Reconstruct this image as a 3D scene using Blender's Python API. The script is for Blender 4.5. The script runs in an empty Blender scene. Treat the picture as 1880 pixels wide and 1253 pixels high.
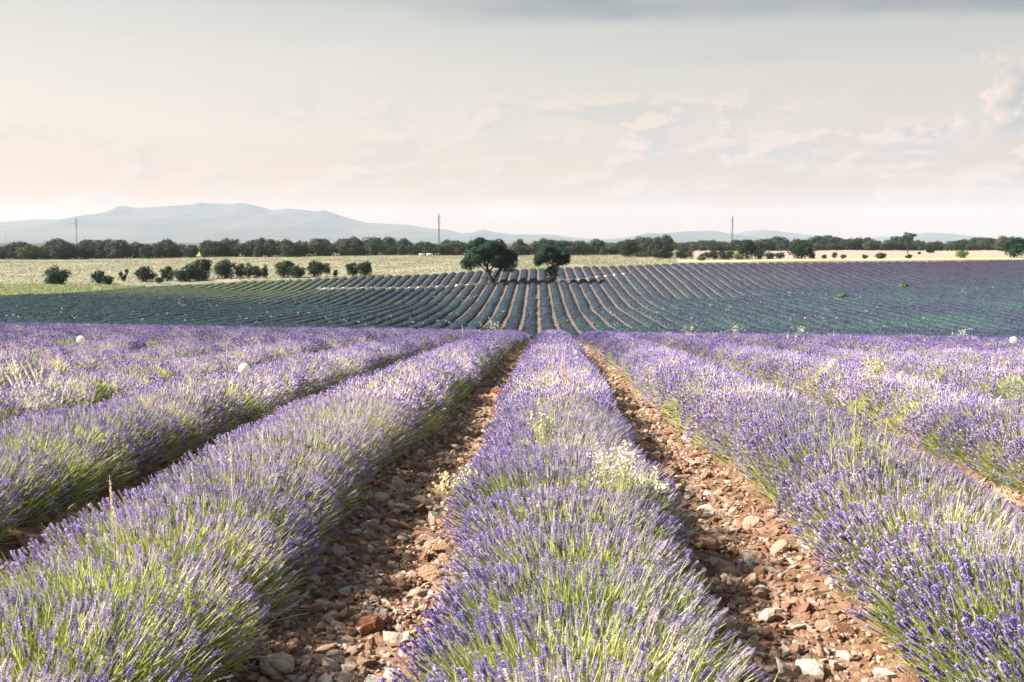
import bpy, math
import numpy as np
from math import radians, sin, cos, pi

rng = np.random.default_rng(7)
SC = bpy.context.scene
COL = SC.collection

# ------------------------------------------------------------------ camera
CAMZ = 1.47
FPX = 1828.0                       # focal length in photograph pixels (1880 wide)
U0, V0 = 1013.0, 445.0             # where the row direction meets the horizon
cam_d = bpy.data.cameras.new('camera')
cam_d.sensor_width = 36.0
cam_d.lens = 35.0
cam_d.clip_start = 0.05
cam_d.clip_end = 60000
cam = bpy.data.objects.new('camera', cam_d)
COL.objects.link(cam)
cam.location = (0, 0, CAMZ)
YAW = math.atan((U0 - 940) / FPX)
PITCH = math.atan((626.5 - V0) / FPX)
cam.rotation_euler = (radians(90) - PITCH, 0, YAW)
cam_d.dof.use_dof = True
cam_d.dof.focus_distance = 6.0
cam_d.dof.aperture_fstop = 8.0
SC.camera = cam

# ------------------------------------------------------------------ sun, sky
SUN_AZ = radians(-97)              # to the left, a little behind the camera
SUN_EL = radians(38)
sun_d = bpy.data.lights.new('sun', 'SUN')
sun_d.energy = 5.0
sun_d.angle = radians(2.5)
sun_d.color = (1.0, 0.91, 0.79)
sun = bpy.data.objects.new('sun', sun_d)
COL.objects.link(sun)
from mathutils import Vector
sdir = Vector((sin(SUN_AZ) * cos(SUN_EL), cos(SUN_AZ) * cos(SUN_EL), sin(SUN_EL)))
sun.rotation_euler = (-sdir).to_track_quat('-Z', 'Y').to_euler()

vs = SC.view_settings
vs.view_transform = 'Standard'
vs.look = 'None'
vs.exposure = 1.9
vs.gamma = 1.0
vs.use_curve_mapping = False
SC.cycles.max_bounces = 4
SC.cycles.diffuse_bounces = 2
SC.cycles.transmission_bounces = 2
SC.cycles.volume_bounces = 1
SC.cycles.use_denoising = True
SC.cycles.use_adaptive_sampling = True
SC.cycles.adaptive_threshold = 0.02
SC.cycles.sample_clamp_indirect = 4.0


class NT:
    """Small helper for node trees."""
    def __init__(self, tree):
        self.t = tree
        self.n = tree.nodes
        self.l = tree.links

    def node(self, typ, **kw):
        nd = self.n.new(typ)
        for k, v in kw.items():
            setattr(nd, k, v)
        return nd

    def put(self, sock, v):
        if hasattr(v, 'is_output'):
            self.l.new(v, sock)
        elif v is not None:
            if isinstance(v, (tuple, list)) and len(v) == 3 and sock.type == 'RGBA':
                v = (*v, 1)
            sock.default_value = v

    def m(self, op, a, b=None, c=None, clamp=False):
        nd = self.node('ShaderNodeMath', operation=op, use_clamp=clamp)
        for s, v in zip(nd.inputs, (a, b, c)):
            self.put(s, v)
        return nd.outputs[0]

    def ss(self, v, a, b, lo=0.0, hi=1.0, smooth=True):
        nd = self.node('ShaderNodeMapRange', interpolation_type='SMOOTHSTEP' if smooth else 'LINEAR')
        self.put(nd.inputs['Value'], v)
        for k, x in (('From Min', a), ('From Max', b), ('To Min', lo), ('To Max', hi)):
            self.put(nd.inputs[k], x)
        return nd.outputs[0]

    def mix(self, f, a, b, mode='MIX'):
        nd = self.node('ShaderNodeMix', data_type='RGBA', blend_type=mode)
        self.put(nd.inputs[0], f)
        self.put(nd.inputs[6], a)
        self.put(nd.inputs[7], b)
        return nd.outputs[2]

    def noise(self, vec, scale, detail=4.0, rough=0.55, dist=0.0):
        nd = self.node('ShaderNodeTexNoise')
        if vec is not None:
            self.put(nd.inputs['Vector'], vec)
        self.put(nd.inputs['Scale'], scale)
        self.put(nd.inputs['Detail'], detail)
        self.put(nd.inputs['Roughness'], rough)
        self.put(nd.inputs['Distortion'], dist)
        return nd.outputs[0]

    def xyz(self, x, y, z):
        nd = self.node('ShaderNodeCombineXYZ')
        for s, v in zip(nd.inputs, (x, y, z)):
            self.put(s, v)
        return nd.outputs[0]

    def scale(self, v, k):
        nd = self.node('ShaderNodeVectorMath', operation='MULTIPLY')
        self.put(nd.inputs[0], v)
        nd.inputs[1].default_value = k
        return nd.outputs[0]


def ramp(t, v, stops):
    nd = t.node('ShaderNodeValToRGB')
    cr = nd.color_ramp
    while len(cr.elements) < len(stops):
        cr.elements.new(0.5)
    for e, (p_, c) in zip(cr.elements, stops):
        e.position = p_
        e.color = (*c, 1)
    t.put(nd.inputs[0], v)
    return nd.outputs[0]


world = bpy.data.worlds.new('World')
SC.world = world
world.use_nodes = True
world.cycles.sampling_method = "NONE"
W = NT(world.node_tree)
W.n.clear()
sky = W.node('ShaderNodeTexSky', sky_type='NISHITA')
sky.sun_disc = False
sky.sun_elevation = SUN_EL
sky.sun_rotation = SUN_AZ          # clockwise from +Y, the same heading as the lamp
sky.air_density = 1.0
sky.dust_density = 3.0
sky.ozone_density = 1.0
bg1 = W.node('ShaderNodeBackground')
W.put(bg1.inputs[0], sky.outputs[0])
bg1.inputs[1].default_value = 0.05
tc = W.node('ShaderNodeTexCoord')
sp = W.node('ShaderNodeSeparateXYZ')
W.put(sp.inputs[0], tc.outputs['Generated'])
X, Y, Z = sp.outputs
DEG = 180 / pi
el = W.m('MULTIPLY', W.m('ARCSINE', Z), DEG)
az = W.m('MULTIPLY', W.m('ARCTAN2', X, Y), DEG)
# high thin veil: cream near the horizon, cooler and greyer higher up, a little brighter towards the sun
sunside = W.ss(az, 30, -45)
eln = W.m('DIVIDE', el, 18.0, clamp=True)
right_c = ramp(W, eln, [(0.0, (0.56, 0.37, 0.21)), (0.08, (0.60, 0.40, 0.235)), (0.18, (0.64, 0.49, 0.345)), (0.34, (0.70, 0.61, 0.51)), (0.5, (0.66, 0.63, 0.545)), (0.68, (0.51, 0.545, 0.51)), (1.0, (0.42, 0.47, 0.47))])
left_c = ramp(W, eln, [(0.0, (0.78, 0.44, 0.19)), (0.08, (0.86, 0.53, 0.27)), (0.18, (0.90, 0.64, 0.42)), (0.34, (0.95, 0.82, 0.67)), (0.5, (0.88, 0.82, 0.70)), (0.68, (0.77, 0.765, 0.675)), (1.0, (0.60, 0.63, 0.60))])
veil = W.mix(sunside, right_c, left_c)
veil = W.mix(W.ss(el, 17, 70), veil, (0.30, 0.42, 0.60))
# drawn-out faint streaks over the whole sky
st = W.noise(W.xyz(W.m('MULTIPLY', az, 0.035), W.m('MULTIPLY', W.m('ADD', el, W.m('MULTIPLY', az, -0.06)), 0.30), 2.3), 1.0, 4, 0.5)
veil = W.mix(W.ss(st, 0.50, 0.72, 0, 0.22), veil, (0.90, 0.77, 0.65))
veil = W.mix(W.ss(st, 0.47, 0.28, 0, 0.30), veil, (0.58, 0.58, 0.545))
# grey stratus bank high in the sky, heavier towards the right
wob = W.noise(W.xyz(W.m('MULTIPLY', az, 0.08), W.m('MULTIPLY', el, 0.28), 5.1), 1.0, 5, 0.55)
edge = W.m('ADD', W.m('ADD', 12.1, W.m('MULTIPLY', az, -0.03)), W.m('MULTIPLY', W.m('SUBTRACT', wob, 0.5), 2.6))
bank = W.m('MULTIPLY', W.ss(el, W.m('SUBTRACT', edge, 0.35), W.m('ADD', edge, 0.6)), W.ss(el, 34, 17))
bank = W.m('MULTIPLY', bank, W.ss(az, -16, 6, 0.12, 1.0))
bank_c = W.mix(W.ss(wob, 0.35, 0.7), (0.28, 0.335, 0.37), (0.40, 0.44, 0.455))
veil = W.mix(W.m('MULTIPLY', bank, 0.88), veil, bank_c)
# pale rim on top of the bank
rim = W.m('MULTIPLY', W.ss(el, W.m('ADD', edge, 0.7), W.m('ADD', edge, 1.8)), W.ss(wob, 0.47, 0.60))
rim = W.m('MULTIPLY', rim, W.ss(az, 20, 4))
rim = W.m('MULTIPLY', rim, W.ss(el, 34, 17))
veil = W.mix(W.m('MULTIPLY', rim, 0.8), veil, (0.84, 0.75, 0.66))


def cumulus(vcol, seed, kx, ky, amount, lo, hi, shade_shift, lit_c, sh_c, strength):
    """A layer of small heaped clouds, lit from the left and above, greyer underneath."""
    def f(dx, dy):
        v = W.xyz(W.m('MULTIPLY', W.m('ADD', az, dx), kx), W.m('MULTIPLY', W.m('ADD', el, dy), ky), seed)
        return W.noise(v, 1.0, 5, 0.6)
    n0 = f(0, 0)
    n1 = f(*shade_shift)
    msk = W.m('MULTIPLY', W.ss(n0, lo, hi), amount)
    lit = W.ss(W.m('SUBTRACT', n0, n1), -0.02, 0.07)
    c = W.mix(lit, sh_c, lit_c)
    return W.mix(W.m('MULTIPLY', msk, strength), vcol, c)


lit_c = (0.90, 0.73, 0.60)
band = W.m('MULTIPLY', W.ss(el, 2.2, 5.5), W.ss(el, 9.5, 6.5))
band_r = W.m('MULTIPLY', band, W.ss(az, -22, 5, 0.35, 1.0))
big = W.noise(W.xyz(W.m('MULTIPLY', az, 0.075), W.m('MULTIPLY', el, 0.30), 14.3), 1.0, 3, 0.5)
band_r = W.m('MULTIPLY', band_r, W.ss(big, 0.38, 0.55))
veil = cumulus(veil, 11.7, 0.27, 0.66, band_r, 0.44, 0.54, (-0.5, 0.4), lit_c, (0.60, 0.585, 0.54), 0.8)
band2 = W.m('MULTIPLY', W.ss(el, 0.5, 2.5), W.ss(el, 6.5, 4.0))
veil = cumulus(veil, 31.2, 0.20, 0.6, band2, 0.48, 0.60, (-0.6, 0.35), (0.88, 0.70, 0.56), (0.62, 0.57, 0.50), 0.5)
# towering cloud at the right
twn = W.noise(W.xyz(W.m('MULTIPLY', az, 0.42), W.m('MULTIPLY', el, 0.42), 3.3), 1.0, 5, 0.58)
twn2 = W.noise(W.xyz(W.m('MULTIPLY', W.m('ADD', az, -0.8), 0.42), W.m('MULTIPLY', W.m('ADD', el, 0.5), 0.42), 3.3), 1.0, 5, 0.58)
tw_left = W.ss(el, 5.6, 11.3, 20.9, 24.2, smooth=False)
tw = W.m('ADD', W.m('SUBTRACT', az, tw_left), W.m('MULTIPLY', W.m('SUBTRACT', twn, 0.5), 7.0))
twm = W.m('MULTIPLY', W.ss(tw, 0.0, 0.7), W.ss(el, 4.8, 6.4))
twm = W.m('MULTIPLY', twm, W.ss(W.m('ADD', el, W.m('MULTIPLY', W.m('SUBTRACT', twn, 0.5), 5.0)), 12.6, 11.6))
twm = W.m('MULTIPLY', twm, W.ss(az, 36, 31))
tw_lit = W.m('ADD', W.ss(tw, 2.6, 0.3, 0, 0.8), W.m('MULTIPLY', W.m('SUBTRACT', twn, twn2), 4.0), clamp=True)
veil = W.mix(W.m('MULTIPLY', twm, 0.95), veil, W.mix(tw_lit, (0.50, 0.50, 0.47), (0.98, 0.79, 0.65)))
bg2 = W.node('ShaderNodeBackground')
W.put(bg2.inputs[0], veil)
bg2.inputs[1].default_value = 0.252
mxs = W.node('ShaderNodeMixShader')
mxs.inputs[0].default_value = 0.97
W.l.new(bg1.outputs[0], mxs.inputs[1])
W.l.new(bg2.outputs[0], mxs.inputs[2])
wout = W.node('ShaderNodeOutputWorld')
W.l.new(mxs.outputs[0], wout.inputs[0])


# ------------------------------------------------------------------ helpers
def link(o, parent=None):
    COL.objects.link(o)
    if parent is not None:
        o.parent = parent
    return o


def tag(o, label=None, cat=None, group=None, kind=None):
    for k, v in (('label', label), ('category', cat), ('group', group), ('kind', kind)):
        if v:
            o[k] = v
    return o


def mesh(name, V, F, mats, mi=None, smooth=False, colors=None):
    """V (n,3), F: array (m,3) / (m,4) or list of arrays of either."""
    V = np.asarray(V, np.float32)
    Fs = F if isinstance(F, list) else [F]
    Fs = [np.asarray(f, np.int32) for f in Fs if len(f)]
    loops = np.concatenate([f.ravel() for f in Fs])
    tot = np.concatenate([np.full(len(f), f.shape[1], np.int32) for f in Fs])
    start = np.concatenate([[0], np.cumsum(tot)[:-1]]).astype(np.int32)
    me = bpy.data.meshes.new(name)
    me.vertices.add(len(V))
    me.vertices.foreach_set('co', V.ravel())
    me.loops.add(len(loops))
    me.loops.foreach_set('vertex_index', loops)
    me.polygons.add(len(tot))
    me.polygons.foreach_set('loop_start', start)
    me.polygons.foreach_set('loop_total', tot)
    for m_ in (mats if isinstance(mats, (list, tuple)) else [mats]):
        me.materials.append(m_)
    if mi is not None:
        me.polygons.foreach_set('material_index', np.asarray(mi, np.int32))
    if smooth:
        me.polygons.foreach_set('use_smooth', np.ones(len(tot), bool))
    me.update(calc_edges=True)
    return me


def obj(name, me, parent=None, loc=None, rot=None, scale=None):
    o = bpy.data.objects.new(name, me)
    if loc is not None:
        o.location = loc
    if rot is not None:
        o.rotation_euler = rot
    if scale is not None:
        o.scale = scale if hasattr(scale, '__len__') else (scale,) * 3
    return link(o, parent)


class MB:
    """Collects vertices and faces of one mesh, with a material index per face."""
    def __init__(self):
        self.V, self.T, self.Q, self.tm, self.qm, self.n = [], [], [], [], [], 0

    def add(self, V, F, m=0):
        V = np.asarray(V, float).reshape(-1, 3)
        F = np.asarray(F, int)
        if F.shape[1] == 3:
            self.T.append(F + self.n); self.tm.append(np.full(len(F), m))
        else:
            self.Q.append(F + self.n); self.qm.append(np.full(len(F), m))
        self.V.append(V)
        self.n += len(V)

    def tube(self, pts, rad, sides=5, m=0, cap=True):
        pts = np.asarray(pts, float)
        rad = np.broadcast_to(np.asarray(rad, float), (len(pts),))
        tang = np.gradient(pts, axis=0)
        tang /= np.linalg.norm(tang, axis=1)[:, None] + 1e-9
        ref = np.where(np.abs(tang[:, 2:3]) > 0.9, [[1.0, 0, 0]], [[0, 0, 1.0]])
        a = np.cross(tang, ref); a /= np.linalg.norm(a, axis=1)[:, None] + 1e-9
        b = np.cross(tang, a)
        th = np.arange(sides) * 2 * pi / sides
        R = pts[:, None] + rad[:, None, None] * (a[:, None] * np.cos(th)[None, :, None] + b[:, None] * np.sin(th)[None, :, None])
        k = len(pts)
        i, j = np.meshgrid(np.arange(k - 1), np.arange(sides), indexing='ij')
        j2 = (j + 1) % sides
        F = np.stack([i * sides + j, i * sides + j2, (i + 1) * sides + j2, (i + 1) * sides + j], -1).reshape(-1, 4)
        self.add(R.reshape(-1, 3), F, m)
        if cap:
            self.add(R[-1], [[0, q, q + 1] for q in range(1, sides - 1)], m)

    def quads(self, C, A, B, m=0):
        """Quads centred at C with half axes A and B (all (n,3))."""
        n = len(C)
        V = np.stack([C - A - B, C + A - B, C + A + B, C - A + B], 1).reshape(-1, 3)
        self.add(V, np.arange(4 * n).reshape(-1, 4), m)

    def diamonds(self, C, A, B, m=0):
        n = len(C)
        V = np.stack([C - A, C - B, C + A, C + B], 1).reshape(-1, 3)
        self.add(V, np.arange(4 * n).reshape(-1, 4), m)

    def build(self, name, mats, smooth=False):
        F, mi = [], []
        if self.T:
            F.append(np.concatenate(self.T)); mi.append(np.concatenate(self.tm))
        if self.Q:
            F.append(np.concatenate(self.Q)); mi.append(np.concatenate(self.qm))
        return mesh(name, np.concatenate(self.V), F, mats, np.concatenate(mi), smooth)


def _hash(ix, iy, s):
    h = (ix.astype(np.int64) * 374761393 + iy.astype(np.int64) * 668265263 + s * 974711) & 0xFFFFFFFF
    h = ((h ^ (h >> 13)) * 1274126177) & 0xFFFFFFFF
    return ((h ^ (h >> 16)) & 0xFFFF) / 65535.0


def vnoise(x, y, s=0):
    x = np.asarray(x, float); y = np.asarray(y, float)
    ix, iy = np.floor(x), np.floor(y)
    fx, fy = x - ix, y - iy
    fx = fx * fx * (3 - 2 * fx); fy = fy * fy * (3 - 2 * fy)
    a = _hash(ix, iy, s); b = _hash(ix + 1, iy, s); c = _hash(ix, iy + 1, s); d = _hash(ix + 1, iy + 1, s)
    return (a * (1 - fx) + b * fx) * (1 - fy) + (c * (1 - fx) + d * fx) * fy - 0.5


def fbm(x, y, s=0, oct=4):
    r, a = 0, 1.0
    for k in range(oct):
        r = r + a * vnoise(x * 2 ** k, y * 2 ** k, s + k)
        a *= 0.5
    return r


def unit(n, r=rng):
    v = r.normal(size=(n, 3))
    return v / np.linalg.norm(v, axis=1)[:, None]


# ------------------------------------------------------------------ materials
def mat(name):
    m_ = bpy.data.materials.new(name)
    m_.use_nodes = True
    t = NT(m_.node_tree)
    t.n.clear()
    t.out = t.node('ShaderNodeOutputMaterial')
    return m_, t


def leafy(name, color_fn, trans=0.35, rough=0.6, spec=0.2, tint=(1, 1, 1)):
    """Thin plant matter: reflects and lets light through."""
    m_, t = mat(name)
    c = color_fn(t)
    p = t.node('ShaderNodeBsdfPrincipled')
    t.put(p.inputs['Base Color'], c)
    p.inputs['Roughness'].default_value = rough
    p.inputs['Specular IOR Level'].default_value = spec
    tr = t.node('ShaderNodeBsdfTranslucent')
    t.put(tr.inputs[0], t.mix(1.0, c, tint, 'MULTIPLY'))
    mx = t.node('ShaderNodeMixShader')
    mx.inputs[0].default_value = trans
    t.l.new(p.outputs[0], mx.inputs[1])
    t.l.new(tr.outputs[0], mx.inputs[2])
    t.l.new(mx.outputs[0], t.out.inputs[0])
    return m_


def solid(name, color_fn, rough=0.85, spec=0.2, bump=None):
    m_, t = mat(name)
    p = t.node('ShaderNodeBsdfPrincipled')
    t.put(p.inputs['Base Color'], color_fn(t))
    p.inputs['Roughness'].default_value = rough
    p.inputs['Specular IOR Level'].default_value = spec
    if bump:
        h, strength, dist = bump(t)
        b = t.node('ShaderNodeBump')
        b.inputs['Strength'].default_value = strength
        b.inputs['Distance'].default_value = dist
        t.put(b.inputs['Height'], h)
        t.l.new(b.outputs[0], p.inputs['Normal'])
    t.l.new(p.outputs[0], t.out.inputs[0])
    return m_


def pos(t):
    return t.node('ShaderNodeNewGeometry').outputs['Position']


def inst(t, name):
    a = t.node('ShaderNodeAttribute', attribute_type='INSTANCER', attribute_name=name)
    return a.outputs['Fac']


def orand(t):
    return t.node('ShaderNodeObjectInfo').outputs['Random']


M_calyx = leafy('lavender calyx', lambda t: ramp(t, inst(t, 'tint'), [
    (0.0, (0.065, 0.048, 0.22)), (0.35, (0.145, 0.105, 0.36)), (0.7, (0.32, 0.25, 0.54)), (1.0, (0.54, 0.47, 0.56))]), 0.33, 0.7, 0.1)
M_corolla = leafy('lavender corolla', lambda t: ramp(t, inst(t, 'tint'), [
    (0.0, (0.356, 0.268, 0.678)), (0.4, (0.562, 0.443, 0.806)), (0.75, (0.756, 0.618, 0.827)), (1.0, (0.860, 0.772, 0.742))]), 0.40, 0.7, 0.1)
M_stem = leafy('lavender stem', lambda t: ramp(t, inst(t, 'tint'), [
    (0.0, (0.48, 0.53, 0.20)), (0.5, (0.70, 0.69, 0.38)), (1.0, (0.84, 0.78, 0.66))]), 0.40, 0.6, 0.2, (1.0, 1.0, 0.8))
M_blade = leafy('lavender leaf', lambda t: ramp(t, inst(t, 'tint'), [
    (0.0, (0.16, 0.25, 0.06)), (0.4, (0.42, 0.49, 0.17)), (1.0, (0.76, 0.71, 0.45))]), 0.38, 0.55, 0.2, (1.0, 1.0, 0.65))
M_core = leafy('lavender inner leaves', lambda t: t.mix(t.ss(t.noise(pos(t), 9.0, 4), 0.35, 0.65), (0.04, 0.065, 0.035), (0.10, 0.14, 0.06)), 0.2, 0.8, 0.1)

SOIL_D, SOIL_M, SOIL_L = (0.117, 0.058, 0.034), (0.229, 0.140, 0.093), (0.320, 0.241, 0.185)


def ground_color(t):
    p_ = pos(t)
    s = t.node('ShaderNodeSeparateXYZ')
    t.put(s.inputs[0], p_)
    y = s.outputs[1]
    n1 = t.noise(p_, 14.0, 6, 0.65)
    n2 = t.noise(p_, 1.6, 5, 0.6)
    near = t.mix(t.ss(n1, 0.35, 0.66), SOIL_D, SOIL_M)
    near = t.mix(t.ss(n2, 0.45, 0.75, 0, 0.6), near, SOIL_L)
    n3 = t.noise(p_, 0.5, 6, 0.6)
    far = t.mix(t.ss(n3, 0.35, 0.65), (0.105, 0.078, 0.067), (0.155, 0.122, 0.106))
    c = t.mix(t.ss(y, 30, 95), near, far)
    n4 = t.noise(p_, 0.05, 6, 0.6)
    grass = t.mix(t.ss(n4, 0.35, 0.65), (0.30, 0.30, 0.16), (0.46, 0.40, 0.24))
    c = t.mix(t.ss(y, 200, 216), c, grass)
    scrub = t.mix(t.ss(n4, 0.35, 0.65), (0.03, 0.045, 0.03), (0.07, 0.085, 0.05))
    return t.mix(t.ss(y, 480, 560), c, scrub)


M_ground = solid('stony red earth', ground_color, 0.95, 0.1,
                 lambda t: (t.noise(pos(t), 45.0, 6, 0.7), 0.7, 0.02))


def meadow_color(t):
    p_ = pos(t)
    n = t.noise(t.scale(p_, (0.157, 0.031, 0.170)), 1.0, 6, 0.65)
    n2 = t.noise(p_, 1.2, 4, 0.7)
    c = t.mix(t.ss(n, 0.32, 0.68), (0.151, 0.159, 0.108), (0.239, 0.218, 0.153))
    return t.mix(t.ss(n2, 0.4, 0.7, 0, 0.55), c, (0.189, 0.193, 0.136))


M_meadow = solid('dry meadow', meadow_color, 0.95, 0.05)
M_straw = solid('stubble', lambda t: t.mix(t.ss(t.noise(t.scale(pos(t), (0.05, 0.4, 0.1)), 1.0, 5, 0.6), 0.35, 0.65), (0.25, 0.198, 0.165), (0.30, 0.25, 0.215)), 0.95, 0.05)
M_strip = solid('green crop', lambda t: t.mix(t.ss(t.noise(pos(t), 0.6, 5, 0.65), 0.35, 0.65), (0.20, 0.23, 0.12), (0.30, 0.315, 0.19)), 0.95, 0.05)
M_tuft = leafy('dry grass', lambda t: t.mix(t.ss(t.noise(pos(t), 0.3, 4), 0.35, 0.65), (0.205, 0.206, 0.142), (0.282, 0.259, 0.183)), 0.35, 0.8, 0.1)


def far_lav(t):  # blue-green lavender tones, darkened so the colour carries cloud shade over the hollow
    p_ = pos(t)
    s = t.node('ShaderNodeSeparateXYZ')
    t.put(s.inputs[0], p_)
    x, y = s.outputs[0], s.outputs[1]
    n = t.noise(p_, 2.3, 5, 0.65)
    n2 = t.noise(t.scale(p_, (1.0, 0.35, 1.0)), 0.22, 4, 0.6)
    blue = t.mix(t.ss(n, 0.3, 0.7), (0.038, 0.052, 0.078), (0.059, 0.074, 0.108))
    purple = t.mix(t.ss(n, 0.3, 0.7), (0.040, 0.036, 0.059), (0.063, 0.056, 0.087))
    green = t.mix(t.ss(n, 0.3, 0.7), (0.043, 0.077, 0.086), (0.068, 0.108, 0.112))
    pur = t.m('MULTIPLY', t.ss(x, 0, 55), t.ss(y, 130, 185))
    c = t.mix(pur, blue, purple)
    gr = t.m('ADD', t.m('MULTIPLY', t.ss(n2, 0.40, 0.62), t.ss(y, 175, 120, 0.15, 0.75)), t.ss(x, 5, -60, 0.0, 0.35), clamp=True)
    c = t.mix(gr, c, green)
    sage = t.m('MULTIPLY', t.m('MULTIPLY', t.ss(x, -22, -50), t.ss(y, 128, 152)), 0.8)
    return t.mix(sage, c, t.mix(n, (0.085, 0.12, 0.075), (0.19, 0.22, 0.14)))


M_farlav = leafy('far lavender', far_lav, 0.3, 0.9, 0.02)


def stone_color(t):
    r = orand(t)
    c = ramp(t, r, [(0.0, (0.224, 0.115, 0.070)), (0.3, (0.327, 0.198, 0.133)), (0.65, (0.416, 0.297, 0.218)), (0.9, (0.490, 0.412, 0.336)), (1.0, (0.533, 0.511, 0.454))])
    tcn = t.node('ShaderNodeTexCoord').outputs['Object']
    n = t.noise(tcn, 2.2, 6, 0.65)
    return t.mix(t.ss(n, 0.46, 0.72, 0, 0.65), c, (0.297, 0.160, 0.102))


M_stone = solid('limestone', stone_color, 0.9, 0.15,
                lambda t: (t.noise(t.node('ShaderNodeTexCoord').outputs['Object'], 5.0, 6, 0.65), 0.6, 0.2))
M_clod = solid('earth clod', lambda t: t.mix(t.ss(t.noise(pos(t), 30, 5, 0.7), 0.35, 0.65), (0.17, 0.07, 0.04), (0.30, 0.14, 0.08)), 0.95, 0.05,
               lambda t: (t.noise(pos(t), 60, 6, 0.7), 0.9, 0.02))
M_white = solid('pale limestone', lambda t: t.mix(t.noise(pos(t), 3, 4), (0.74, 0.69, 0.64), (0.85, 0.82, 0.78)), 0.9, 0.1)


def foliage(name, dark, mid, light, trans=0.25, other=None):
    def f(t):
        n = t.noise(pos(t), 0.9, 3, 0.6)
        n2 = t.noise(pos(t), 2.2, 3, 0.65)
        c = t.mix(t.ss(n, 0.35, 0.65), dark, mid)
        c = t.mix(t.ss(n2, 0.48, 0.8, 0, 0.8), c, light)
        r = orand(t)
        return t.mix(t.ss(r, 0.45, 1, 0, 0.6), c, other) if other else c
    return leafy(name, f, trans, 0.7, 0.08, (0.8, 1.0, 0.5))


M_oak = foliage('holm oak leaves', (0.012, 0.033, 0.022), (0.024, 0.054, 0.031), (0.054, 0.093, 0.042), 0.2)
M_belt = foliage('wood edge leaves', (0.016, 0.034, 0.030), (0.036, 0.056, 0.036), (0.105, 0.118, 0.058), 0.25, (0.080, 0.092, 0.045))
M_bush = foliage('bush leaves', (0.013, 0.030, 0.022), (0.026, 0.045, 0.027), (0.068, 0.085, 0.040), 0.25, (0.046, 0.062, 0.032))
M_lime = foliage('light green leaves', (0.096, 0.132, 0.042), (0.156, 0.198, 0.066), (0.216, 0.240, 0.096), 0.35)
M_bark = solid('bark', lambda t: t.mix(t.noise(t.scale(pos(t), (3, 3, 0.8)), 1.0, 5, 0.7), (0.028, 0.024, 0.02), (0.075, 0.062, 0.05)), 0.95, 0.1)
M_dry = leafy('dry straw', lambda t: t.mix(orand(t), (0.72, 0.60, 0.44), (0.84, 0.76, 0.62)), 0.35, 0.7, 0.1)
M_drygreen = leafy('green stalk', lambda t: t.mix(orand(t), (0.45, 0.48, 0.20), (0.60, 0.58, 0.30)), 0.35, 0.7, 0.1)
M_pale = leafy('pale flowers', lambda t: t.mix(orand(t), (0.80, 0.75, 0.55), (0.85, 0.83, 0.72)), 0.35, 0.7, 0.1)
M_pink = leafy('pinkish dry flowers', lambda t: t.mix(orand(t), (0.72, 0.52, 0.47), (0.78, 0.62, 0.55)), 0.35, 0.7, 0.1)
M_pappus = leafy('white pappus', lambda t: t.mix(orand(t), (0.86, 0.84, 0.80), (0.90, 0.88, 0.84)), 0.45, 0.7, 0.1)
M_steel = solid('galvanised steel', lambda t: t.mix(t.noise(pos(t), 1.0, 3), (0.07, 0.072, 0.075), (0.11, 0.112, 0.115)), 0.6, 0.4)
M_insul = solid('insulator glass', lambda t: t.mix(t.noise(pos(t), 3.0, 2), (0.06, 0.07, 0.07), (0.09, 0.10, 0.10)), 0.3, 0.5)
M_mount = solid('far mountain', lambda t: t.mix(t.ss(t.noise(pos(t), 0.002, 6, 0.65), 0.35, 0.65), (0.030, 0.043, 0.037), (0.065, 0.072, 0.055)), 0.95, 0.05)
M_boxw = solid('white painted box', lambda t: t.mix(t.noise(pos(t), 2.0, 3), (0.68, 0.69, 0.68), (0.80, 0.80, 0.78)), 0.7, 0.2)

# ------------------------------------------------------------------ terrain
S = 1.6                            # row spacing
XC = 0.05                          # x of the middle row
NEAR = [(0, 0), (4, 0), (6.2, -0.06), (10, -0.28), (15.2, -0.64), (26, -1.36), (38, -2.4), (50, -3.55), (65, -4.95)]
COLS = {
    -260: [(85, 590), (120, 550), (160, 524), (185, 514), (340, 479), (520, 466)],
    0: [(85, 593), (125, 549), (165, 527), (185, 517), (340, 478), (520, 466)],
    235: [(85, 598), (128, 556), (165, 530), (185, 516), (345, 476), (520, 464)],
    470: [(85, 602), (130, 565), (160, 538), (180, 514), (350, 473), (520, 462)],
    705: [(85, 604), (128, 564), (160, 531), (178, 508), (350, 470), (520, 461)],
    985: [(85, 605), (104, 582), (127, 551), (153, 524), (176, 500), (183, 495), (350, 470), (520, 460)],
    1090: [(85, 606), (118, 570), (150, 528), (176, 498), (184, 491), (300, 474), (350, 469), (520, 460)],
    1270: [(85, 608), (138, 550), (170, 500), (183, 486), (250, 474), (450, 462), (520, 460)],
    1525: [(85, 609), (150, 530), (170, 501), (184, 484), (230, 473), (450, 461), (520, 459)],
    1880: [(85, 611), (160, 511), (178, 493), (193, 479), (240, 469), (450, 461), (520, 459)],
    2150: [(85, 612), (164, 503), (182, 489), (198, 478), (240, 469), (450, 461), (520, 459)],
}
YS = np.concatenate([np.arange(0, 60, 0.5), np.arange(60, 400, 1.0), np.arange(400, 1200, 10.0), np.geomspace(1200, 40000, 40)])
CT = np.array([(u - U0) / FPX for u in COLS])
CZ = []
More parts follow.
